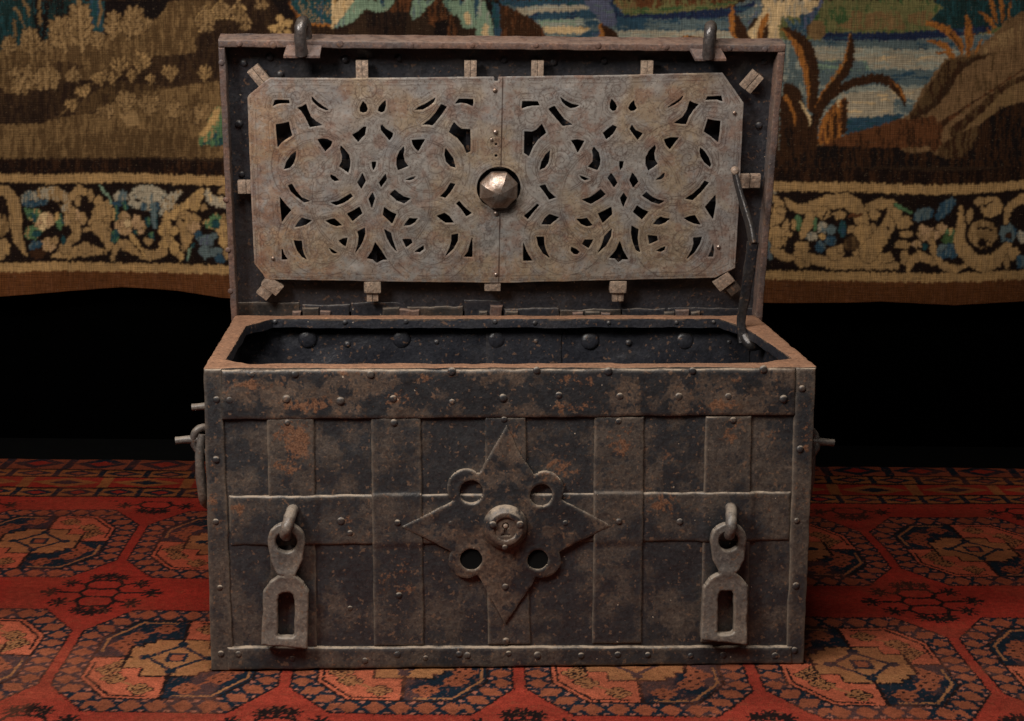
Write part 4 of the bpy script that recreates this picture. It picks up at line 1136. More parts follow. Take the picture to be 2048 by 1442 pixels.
def fx(*p):                    # photo points on the front face -> (x, z)
    return ux(p, CH, -0.004)
for (px, py, r1, r2, am) in ((610, 810, 60, 18, 1.0), (590, 880, 34, 45, 1.0), (575, 930, 30, 30, .6), (500, 770, 60, 20, .7), (700, 745, 60, 14, .6), (1120, 940, 40, 34, .9), (1160, 815, 60, 14, .7),
                             (1430, 810, 60, 18, .8), (1240, 890, 30, 50, .6), (1320, 1010, 40, 22, .8), (1330, 930, 50, 30, .5), (1150, 760, 40, 20, .5), (1470, 760, 60, 14, .5), (860, 760, 60, 20, .5),
                             (800, 800, 60, 26, .5), (480, 1020, 26, 30, .5), (1540, 880, 26, 40, .5), (800, 1160, 40, 60, .45), (1140, 1110, 26, 22, .6), (1460, 870, 40, 40, .45), (700, 1050, 40, 24, .35), (920, 1180, 40, 18, .4),
                             (1020, 870, 24, 24, .6), (430, 1000, 16, 120, .4), (1610, 900, 16, 140, .4)):
    q = fx((px, py))[0]
    k = 1.1 / 1223
    RUST.append((q[0], q[1], r1 * k, r2 * k, am))

# --- body ------------------------------------------------------------
WT = 0.006
# the front: one hammered panel
front = sheet('front_panel', [(-W / 2, 0.002), (W / 2, 0.002), (W / 2, H - 0.006), (-W / 2, H - 0.006)], 0.001, 0.006, M['panel'], chest, back=WT, wob=0.0009, seed=2)
def side_wall(s):
    # built like the front, then turned to face outwards
    o = sheet('side_panel', [(0.008, 0.002), (D - 0.008, 0.002), (D - 0.008, H - 0.006), (0.008, H - 0.006)], 0.001, 0.010, M['panel'], chest, back=WT, wob=0.0009, seed=5 + s, rust=False)
    o.rotation_euler = (0, 0, s * math.pi / 2)
    o.location = (s * W / 2, 0, 0) if s > 0 else (-W / 2, D, 0)
    return o
side_r = side_wall(1); side_l = side_wall(-1)
bk = sheet('back_panel', [(-W / 2, 0.002), (W / 2, 0.002), (W / 2, H - 0.006), (-W / 2, H - 0.006)], 0.001, 0.012, M['panel'], chest, back=WT, wob=0.0008, seed=8, rust=False)
bk.rotation_euler = (0, 0, math.pi); bk.location = (0, D, 0)
link('floor_panel', box_mesh('floor_panel', -W / 2 + 0.008, W / 2 - 0.008, 0.008, D - 0.008, 0.004, 0.012, M['inner'], 0.001), chest)
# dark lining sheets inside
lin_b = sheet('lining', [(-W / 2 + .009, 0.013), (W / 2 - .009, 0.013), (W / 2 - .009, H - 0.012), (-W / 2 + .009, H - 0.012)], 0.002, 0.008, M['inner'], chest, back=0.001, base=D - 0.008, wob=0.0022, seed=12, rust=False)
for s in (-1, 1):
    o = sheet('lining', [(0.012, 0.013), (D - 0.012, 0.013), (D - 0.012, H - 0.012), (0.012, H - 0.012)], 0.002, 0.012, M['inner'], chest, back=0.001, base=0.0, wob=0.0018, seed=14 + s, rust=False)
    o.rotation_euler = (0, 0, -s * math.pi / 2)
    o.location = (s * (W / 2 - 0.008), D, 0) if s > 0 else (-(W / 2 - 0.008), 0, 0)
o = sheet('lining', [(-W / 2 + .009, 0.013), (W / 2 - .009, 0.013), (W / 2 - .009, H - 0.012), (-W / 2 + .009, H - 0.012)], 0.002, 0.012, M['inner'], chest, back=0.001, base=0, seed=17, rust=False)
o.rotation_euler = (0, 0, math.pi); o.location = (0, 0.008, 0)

# --- rim: inward flange with cut corners -------------------------------
rp_ = unp([(497, 729), (451, 719), (492, 651), (545, 637), (1440, 638), (1492, 655), (1583, 715), (1524, 726)], CH, 2, H)[:, :2]
rp_[0, 1] = rp_[7, 1] = 0.034; rp_[3, 1] = rp_[4, 1] = D - 0.036
rim = sdf_plate('rim', [[(-W / 2 - .002, -0.003), (W / 2 + .002, -0.003), (W / 2 + .002, D + .002), (-W / 2 - .002, D + .002)]], [[tuple(p) for p in rp_]], 0.005, 0.0032, M['rim'], chest,
                depth=0.0, bev=0.0018, base=-(H - 0.005), wob=0.0009, edge_wob=0.0005, seed=31, axis_up=True, skirt_mat=M['front'])
# lip hanging from the inner edge of the flange
lv = []; lf = []
m = len(rp_)
cen = np.array([0, D / 2])
dense = []
for i in range(m):
    p0, p1 = rp_[i], rp_[(i + 1) % m]
    nseg = max(2, int(np.linalg.norm(p1 - p0) / 0.012))
    for k in range(nseg): dense.append(p0 + (p1 - p0) * k / nseg)
dense = np.array(dense); nd = len(dense)
dz = 0.0012 * (fbm(dense[:, 0] * 30, dense[:, 1] * 30, 3) - 0.5) * 2
out_dir = dense - cen; out_dir /= np.linalg.norm(out_dir, axis=1)[:, None]
ring0 = np.concatenate([dense + out_dir * 0.0005, np.full((nd, 1), H - 0.0012)], 1)
ring1 = np.concatenate([dense - out_dir * (0.0008 + dz)[:, None], np.full((nd, 1), H - 0.008)], 1)
ring2 = np.concatenate([dense - out_dir * (0.0008 - dz)[:, None], (H - 0.020 + dz * 2)[:, None]], 1)
ring3 = np.concatenate([dense + out_dir * 0.008, (H - 0.021 + dz * 2)[:, None]], 1)
V_ = np.concatenate([ring0, ring1, ring2, ring3]); F_ = []
for r in range(3):
    for k in range(nd):
        k2 = (k + 1) % nd
        F_.append((r * nd + k, r * nd + k2, (r + 1) * nd + k2, (r + 1) * nd + k))
link('rim_lip', new_mesh('rim_lip', V_, F_, M['inner'], sharp=40), chest)

# --- rivets ------------------------------------------------------------
riv = [lathe_mesh('rivet', [(.0078, -.001), (.0074, .0008), (.0062, .0020), (.0042, .0028), (.0018, .0031)], M['strap'], 12, jitter=.10, seed=k) for k in range(3)]
riv_dark = lathe_mesh('rivet_dark', [(.0072, -.001), (.0070, .0014), (.0060, .0030), (.0042, .0042), (.0018, .0048)], M['lidpanel'], 12, jitter=.10, seed=5)
riv_rim = lathe_mesh('rivet_rim', [(.0080, -.001), (.0078, .0010), (.0062, .0022), (.0035, .0028)], M['lidrim'], 12, jitter=.12, seed=6)
riv_brass = lathe_mesh('rivet_bright', [(.0062, -.0006), (.0060, .0014), (.0048, .0034), (.0025, .0046), (.001, .0049)], M['boss'], 12, jitter=.05, seed=7)
dome = lathe_mesh('dome_stud', [(.0195, -.001), (.0190, .0018), (.0165, .0052), (.0115, .0080), (.0050, .0094), (.001, .0096)], M['inner'], 18, jitter=.04, seed=8)
rr_ = random.Random(3)
def rivet(parent, x, y, z, mesh=None, s=1.0, rot=None):
    k = s * rr_.uniform(0.74, 1.04)
    return link('rivet', mesh or riv[rr_.randrange(3)], parent, (x, y, z), rot or (rr_.uniform(-.12, .12), rr_.uniform(0, 6.28), rr_.uniform(-.12, .12)), (k, k * rr_.uniform(.8, 1.15), k))

TB = 0.0058
def fz(*pts): return [tuple(q) for q in fx(*pts)]
# corner irons, bands, straps
cl_ = fz((428, 1333), (467, 1333), (443, 738), (408, 739))
cl_[0] = (-W / 2 - .002, 0.0); cl_[3] = (-W / 2 - .002, H - .002); cl_[1] = (cl_[1][0], 0.0); cl_[2] = (cl_[2][0], H - .002)
left_iron = sheet('corner_iron', cl_, TB, 0.006, M['strap'], front, back=0.003, seed=40)
cr_ = fz((1572, 1330), (1604, 1330), (1631, 728), (1592, 728))
cr_[1] = (W / 2 + .002, 0.0); cr_[2] = (W / 2 + .002, H - .002); cr_[0] = (cr_[0][0], 0.0); cr_[3] = (cr_[3][0], H - .002)
right_iron = sheet('corner_iron', cr_, TB, 0.006, M['strap'], front, back=0.003, seed=41)
xl0, xr0 = cl_[1][0] + .001, cr_[0][0] - .001
bt = fz((468, 1293), (1571, 1292))
bot = sheet('band', [(xl0 - .012, 0.001), (xr0 + .012, 0.001), (xr0 + .012, bt[1][1]), (xl0 - .012, bt[0][1])], TB + .0022, 0.006, M['strap'], front, seed=43, bev=.0042)
tp = fz((443, 839), (1591, 830), (1591, 733), (443, 741))
top = sheet('band', [tp[0], tp[1], (tp[2][0], H - .0035), (tp[3][0], H - .0035)], TB + .0025, 0.006, M['front'], front, seed=44, wob=0.0011)
bz0 = fz((460, 1092), (1580, 1081)); bz1 = fz((457, 992), (1582, 983))
zb0, zb1 = (bz0[0][1] + bz0[1][1]) / 2, (bz1[0][1] + bz1[1][1]) / 2
straps = [((545, 1292), (634, 1292), (628, 838), (533, 838)), ((748, 1292), (848, 1292), (842, 838), (742, 838)), ((976, 1292), (1061, 1292), (1052, 834), (969, 834)),
          ((1184, 1291), (1283, 1291), (1289, 833), (1189, 833)), ((1401, 1291), (1496, 1291), (1504, 832), (1411, 832))]
sx_ = []
for i, s_ in enumerate(straps):
    c = fz(*s_)
    over = i in (1, 3)
    def bump_v(x, z, over=over):
        return (0.0030 * sstep(zb0 - .010, zb0 + .006, z) * sstep(zb1 + .0055, zb1 - .0025, z)) if over else 0 * x
    c = [(c[0][0], bt[0][1] - .002), (c[1][0], bt[0][1] - .002), (c[2][0], tp[0][1] + .003), (c[3][0], tp[0][1] + .003)]
    sx_.append(c)
    sheet('strap', c, TB, 0.0030, M['strap'], front, hfn=bump_v, seed=50 + i, edge_wob=.0006, bev=.0030)
def bump_h(x, z):
    h = 0 * x
    for i in (0, 4):
        xa, xb = (sx_[i][0][0] + sx_[i][3][0]) / 2, (sx_[i][1][0] + sx_[i][2][0]) / 2
        h = np.maximum(h, 0.0042 * sstep(xa - .012, xa + .003, x) * sstep(xb + .012, xb - .003, x))
    return h - 0.0012
hb = sheet('cross_band', [bz0[0], bz0[1], bz1[1], bz1[0]], TB, 0.0045, M['strap'], front, hfn=bump_h, seed=60, edge_wob=.0008, bev=.0048)

for p in ((504, 748), (591, 747), (741, 748), (903, 742), (1073, 740), (1216, 742), (1384, 741), (1526, 738), (460, 799), (573, 797), (681, 801), (787, 797), (904, 803), (1006, 795), (1117, 790), (1239, 792), (1357, 792),
          (1456, 792), (1566, 797)):
    q = fx(p)[0]; rivet(front, q[0], -TB - .0026, q[1])
for p in ((433, 799), (432, 919), (432, 1043), (440, 1175), (442, 1307), (1604, 777), (1600, 898), (1593, 1041), (1591, 1171), (1588, 1300)):
    q = fx(p)[0]; rivet(left_iron.parent, q[0], -TB - .0002, q[1], s=.95)
for p in ((575, 845), (788, 845), (1008, 838), (1237, 842), (1466, 840), (798, 1190), (1012, 1282)):
    q = fx(p)[0]; rivet(front, q[0], -TB - .0002, q[1], s=.9)
for p in ((682, 1042), (795, 1044), (1237, 1041), (1359, 1043), (700, 1066)):
    q = fx(p)[0]; rivet(front, q[0], -TB - (.0035 if p[0] in (795, 1237) else -.001), q[1], s=.95)
rivet(front, *[fx((700, 1218))[0][0], -.001, fx((700, 1218))[0][1]], s=.9)
for p in ((477, 1307), (585, 1316), (730, 1320), (795, 1308), (851, 1315), (918, 1307), (934, 1309), (1017, 1306), (1075, 1309), (1162, 1310), (1235, 1308), (1295, 1308), (1380, 1310), (1446, 1308), (1549, 1310)):
    q = fx(p)[0]; rivet(front, q[0], -TB - .0022, q[1], s=.92)

# --- star escutcheon and lock rosette -------------------------------------
K = 1.1 / 1223 * 1.0
star = fz((1013, 848), (1036, 900), (1063, 941), (1100, 985), (1127, 1000), (1223, 1050), (1133, 1094), (1085, 1119), (1063, 1167), (1010, 1246), (964, 1162), (934, 1119), (890, 1094), (803, 1052), (901, 1004), (932, 974), (962, 939))
def circ(px, py, r):
    q = fx((px, py))[0]; return (q[0], q[1], r * K)
lob = [circ(932.5, 974, 38), circ(1090.5, 978, 37), circ(934, 1119.5, 37), circ(1085, 1119, 37)]
hol = [circ(942, 982, 23.5), circ(1082, 988, 23), circ(942, 1116, 22.5), circ(1075, 1117, 21.5)]
rc_ = circ(1009.7, 1049.7, 46)
def star_h(x, z, s):
    d = np.hypot(x - rc_[0], z - rc_[1])
    h = 0.0060 * np.exp(-(d / 0.075) ** 2)
    for l in hol:
        dd = np.hypot(x - l[0], z - l[1]) - l[2]
        h += 0.0007 * np.exp(-((dd - 0.003) / 0.004) ** 2)
    h -= 0.0012 * sstep(0.10, 0.19, d)
    return h
esc = sdf_plate('escutcheon', [star] + lob, hol, 0.0114, 0.0024, M['front'], chest, depth=0.004, bev=0.0018, hfn=star_h, wob=.0008, edge_wob=.0006, seed=70)
for p in ((902, 1045), (1130, 1044), (1010, 1171)):
    q = fx(p)[0]; rivet(esc, q[0], -.0114, q[1], s=.9)
rz = lathe_mesh('lock_rosette', [(.0420, -.012), (.0415, .006), (.0395, .0105), (.0370, .0135), (.0345, .0150), (.0325, .0185), (.0295, .0200), (.0235, .0200), (.0210, .0185), (.0200, .0120)], M['front'], 40, sharp=50, jitter=.012, seed=4)
rz_o = link('lock_rosette', rz, esc, (rc_[0], -.0145, rc_[1]))
kh = [(math.cos(t) * .0066, .0052 + math.sin(t) * .0066) for t in np.linspace(-1.1, math.pi + 1.1, 14)]
kh = [(p[0] + rc_[0], p[1] + rc_[1]) for p in kh] + [(rc_[0] - .0036, rc_[1] - .008), (rc_[0] - .0085, rc_[1] - .011), (rc_[0] - .0085, rc_[1] - .0135), (rc_[0] + .0085, rc_[1] - .0135), (rc_[0] + .0085, rc_[1] - .011), (rc_[0] + .0036, rc_[1] - .008)]
sdf_plate('keyhole_plate', [(rc_[0], rc_[1], .0222)], [kh], 0.003, 0.0011, M['front'], esc, depth=0.006, bev=.0006, base=-.0275, wob=.0002, edge_wob=.0002, seed=72)
link('key_pin', lathe_mesh('key_pin', [(.0042, -.006), (.0042, .0012), (.0034, .0022), (.0016, .0026)], M['bolt'], 14, seed=3), esc, (rc_[0], -.0292, rc_[1] + .0052))
for i in (2, 3):                                   # black discs stand in for the deep shade of the two lower holes
    link('shade_disc', lathe_mesh('shade_disc', [(hol[i][2] * 1.12, -.004), (hol[i][2] * 1.12, .0005), (hol[i][2] * .4, -.0005)], M['hole'], 24), esc, (hol[i][0], -.0076, hol[i][1]))
for p in ((984, 1040), (1038, 1040), (1008, 1085)):
    q = fx(p)[0]; rivet(esc, q[0], -.0345, q[1], s=.9)

# --- hasps hanging from their staples --------------------------------------
def hasp(eye_px, r_out, r_in, pl, slot, staple_top, tilt):
    yb = -0.030
    U_ = lambda *p: [tuple(q) for q in ux(p, CH, yb)]
    e = U_(eye_px)[0]
    k = K * 0.985
    outline = U_(*pl)
    sl_ = U_(*slot)
    def hh(x, z, s):
        zn = outline[0][1]
        return 0.0025 * np.exp(-((z - zn) / 0.010) ** 2) + 0.004 * sstep(outline[3][1] + .030, outline[3][1], z)
    eye_poly = [(e[0] + math.cos(t) * r_out * k, e[1] + math.sin(t) * r_out * k) for t in np.linspace(-0.35, math.pi + .35, 20)]
    neck = U_(*[(eye_px[0] - 31, eye_px[1] + 40), (eye_px[0] - 20, eye_px[1] + 62), pl[0], pl[-1], (eye_px[0] + 22, eye_px[1] + 58), (eye_px[0] + 33, eye_px[1] + 38)])
    o = sdf_plate('hasp', [eye_poly + neck, outline], [(e[0], e[1] - .001, r_in * k), sl_], 0.009, 0.0020, M['hasp'], chest, depth=0.0045, bev=0.0030, base=yb + .006, hfn=hh, wob=.0005, edge_wob=.0007, seed=80 + int(eye_px[0]), sharp=60)
    # staple: a bent bar driven through the front, standing in the eye
    t = ux([staple_top], CH, -.045)[0]
    zt, zb = t[1] - .016, e[1] + .014
    x0 = t[0] + .001
    x1 = e[0] - .001
    tube = tube_mesh('staple', [(x0 + .007, 0.004, zt + .001), (x0 + .005, -.022, zt + .004), (x0 + .001, -.046, zt - .006), ((x0 + x1) / 2, -.056, (zt + zb) / 2), (x1, -.048, zb + .004), (x1 + .002, -.026, zb - .004), (x1 + .006, 0.004, zb - .004)],
                     [.0105, .0108, .0108, .0100, .0098, .0095, .0095], M['hasp'], 12)
    link('staple', tube, o)
    return o
hasp((572.6, 1083), 38.5, 21.5, [(558, 1150), (540, 1164), (527, 1184), (522.6, 1288), (615.6, 1297), (618, 1184), (606, 1164), (591, 1151)],
     [(556, 1270), (556, 1200), (559, 1190), (567, 1186), (579, 1186), (586, 1190), (589, 1200), (589, 1270), (584, 1273), (560, 1272)], (575, 1017), 0)
hasp((1457, 1081), 38, 20.5, [(1439, 1145), (1420, 1158), (1407, 1176), (1400.7, 1278), (1494, 1289), (1496, 1172), (1484, 1156), (1472, 1145)],
     [(1435, 1264), (1435, 1200), (1437, 1188), (1441, 1182), (1463, 1182), (1468, 1190), (1468, 1262), (1463, 1266), (1439, 1267)], (1461, 1013), 0)

# --- drop handles on the two ends --------------------------------------------
def handle(s):
    h = empty('handle', chest, (s * W / 2, D / 2, 0.0))
    if s < 0:
        f1 = unp([(384, 880)], CH, 1, 0.12)[0]; f2 = unp([(408, 840)], CH, 1, 0.40)[0]
    else:
        f1 = unp([(1632, 880)], CH, 1, 0.14)[0]; f2 = unp([(1604, 842)], CH, 1, 0.40)[0]
    z1 = f1[2]
    for y in (0.12, 0.40):
        # ring eye and the peg riveted through it
        c = np.array([s * 0.021, y - D / 2, z1 + (.002 if y > .3 else 0)])
        ring = [(c[0] + .018 * math.cos(t), c[1] + .004 * math.sin(2 * t), c[2] + .024 * math.sin(t)) for t in np.linspace(0, 2 * math.pi, 12, endpoint=False)]
        link('eye', tube_mesh('eye', ring, .0072, M['hasp'], 10, closed=True), h)
        Lp = .064 if y < .3 else .068
        link('peg', tube_mesh('peg', [(s * .002, y - D / 2, c[2]), (s * .04, y - D / 2, c[2] + .0015), (s * (Lp + .008), y - D / 2, c[2] - .001)], [.0075, .0075, .0070], M['hasp'], 10), h)
    pts = [(s * .022, 0.115 - D / 2, z1 + .012), (s * .027, 0.112 - D / 2, z1 - .02), (s * .027, 0.115 - D / 2, z1 - .065), (s * .023, .13 - D / 2, z1 - .115), (s * .020, .18 - D / 2, z1 - .140),
           (s * .018, .26 - D / 2, z1 - .146), (s * .020, .34 - D / 2, z1 - .140), (s * .028, .39 - D / 2, z1 - .115), (s * .027, .405 - D / 2, z1 - .065), (s * .027, .408 - D / 2, z1 - .02), (s * .022, .405 - D / 2, z1 + .012)]
    link('bail', tube_mesh('bail', pts, [.007, .008, .0095, .0105, .011, .0115, .011, .0105, .0095, .008, .007], M['hasp'], 10), h)
    return h
handle(-1); handle(1)

# --- studs on the inside of the back wall -------------------------------------
yb_ = D - 0.0105
for p in ((615, 678), (803, 678), (993, 679), (1180, 681), (1370, 681)):
    q = ux([p], CH, yb_)[0]; link('dome_stud', dome, lin_b, (q[0], yb_, q[1]), (rr_.uniform(-.06, .06), rr_.uniform(0, 6), 0), (1, .72, 1))
for p in ((695, 688), (873, 684), (1072, 682), (1257, 685), (1458, 684)):
    q = ux([p], CH, yb_)[0]; rivet(lin_b, q[0], yb_, q[1], riv_dark)
for p in ((550, 643), (690, 644), (812, 643), (990, 643), (1070, 646), (1217, 646), (1353, 645), (1427, 644)):
    q = ux([p], CH, D - .037)[0]; rivet(lin_b, q[0], D - .0372, q[1], riv_dark, .75)
xs_ = ux([(972, 690)], CH, yb_)[0][0]
sheet('lining_overlap', [(xs_, .014), (xs_ + .16, .014), (xs_ + .16, H - .014), (xs_, H - .014)], .0018, .02, M['inner'], lin_b, base=yb_ - .001 + .0005, seed=90, rust=False, edge_wob=.0004, bev=.001)

# ================================================================== the lid
LW0 = unp([(437, 80), (1573, 90), (461, 637), (1523, 640)], LID, 1, 0.0)
lx0, lx1 = (LW0[0, 0] + LW0[2, 0]) / 2, (LW0[1, 0] + LW0[3, 0]) / 2
lz1 = (LW0[0, 2] + LW0[1, 2]) / 2; lz0 = 0.0
PD = 0.044                                      # depth of the lid tray
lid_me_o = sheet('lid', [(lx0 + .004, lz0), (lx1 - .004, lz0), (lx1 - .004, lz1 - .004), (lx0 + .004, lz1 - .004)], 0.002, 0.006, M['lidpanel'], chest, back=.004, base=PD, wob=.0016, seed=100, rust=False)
lid = lid_me_o
lid.location = LID_O
lid.rotation_euler = (LEAN, 0, 0)
RW = 0.0148                                     # width of the rim bars
def lf_(y, *p): return [tuple(q) for q in ux(p, LID, y)]
sheet('rim_bar', [(lx0, lz1 - RW), (lx1, lz1 - RW), (lx1, lz1), (lx0, lz1)], .003, .006, M['lidrim'], lid, back=PD + .008, base=.003, seed=101, rust=False, edge_wob=.0007)
sheet('rim_bar', [(lx0, lz0 - .004), (lx0 + RW * .86, lz0 - .004), (lx0 + RW * .86, lz1 - RW - .0006), (lx0, lz1 - RW - .0006)], .003, .006, M['lidrim'], lid, back=PD + .008, base=.003, seed=102, rust=False, edge_wob=.0007)
sheet('rim_bar', [(lx1 - RW * .95, lz0 - .004), (lx1, lz0 - .004), (lx1, lz1 - RW - .0006), (lx1 - RW * .95, lz1 - RW - .0006)], .003, .006, M['lidrim'], lid, back=PD + .008, base=.003, seed=103, rust=False, edge_wob=.0007)
for p in ((478, 87), (546, 90), (680, 88), (822, 91), (945, 90), (1072, 90), (1197, 91), (1333, 94), (1459, 97), (1530, 98), (443, 125), (452, 400), (456, 500), (461, 582)):
    q = lf_(0, p)[0]; rivet(lid, q[0], -.0002, q[1], riv_rim, .9)
for p in ((540, 113), (561, 148), (797, 116), (1008, 119), (1107, 124), (1208, 121), (488, 125), (478, 247), (484, 348), (1517, 250), (1528, 122), (690, 118)):
    q = lf_(PD, p)[0]; rivet(lid, q[0], PD - .002, q[1], riv_dark, 1.15)
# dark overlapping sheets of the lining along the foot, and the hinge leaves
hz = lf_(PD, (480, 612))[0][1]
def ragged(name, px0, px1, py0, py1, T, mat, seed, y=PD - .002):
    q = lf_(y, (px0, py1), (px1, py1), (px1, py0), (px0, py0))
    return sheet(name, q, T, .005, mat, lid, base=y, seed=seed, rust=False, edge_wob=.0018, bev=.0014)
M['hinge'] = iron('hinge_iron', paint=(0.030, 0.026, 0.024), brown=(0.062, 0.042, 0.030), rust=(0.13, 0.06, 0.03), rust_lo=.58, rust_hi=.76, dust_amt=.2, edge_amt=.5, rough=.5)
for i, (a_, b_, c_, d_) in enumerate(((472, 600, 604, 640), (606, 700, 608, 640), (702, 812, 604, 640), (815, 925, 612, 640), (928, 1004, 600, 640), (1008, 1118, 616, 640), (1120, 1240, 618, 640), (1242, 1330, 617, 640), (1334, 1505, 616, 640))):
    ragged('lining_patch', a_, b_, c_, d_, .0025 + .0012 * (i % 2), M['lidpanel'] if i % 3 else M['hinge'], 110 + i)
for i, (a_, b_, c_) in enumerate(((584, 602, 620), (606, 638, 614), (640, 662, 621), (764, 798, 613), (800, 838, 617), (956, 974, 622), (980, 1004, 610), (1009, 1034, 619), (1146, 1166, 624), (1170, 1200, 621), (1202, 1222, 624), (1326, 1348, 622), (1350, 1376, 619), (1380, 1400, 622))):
    ragged('hinge_leaf', a_, b_, c_, 642, .008, M['hinge'] if i % 2 else M['lidrim'], 130 + i, PD - .004)

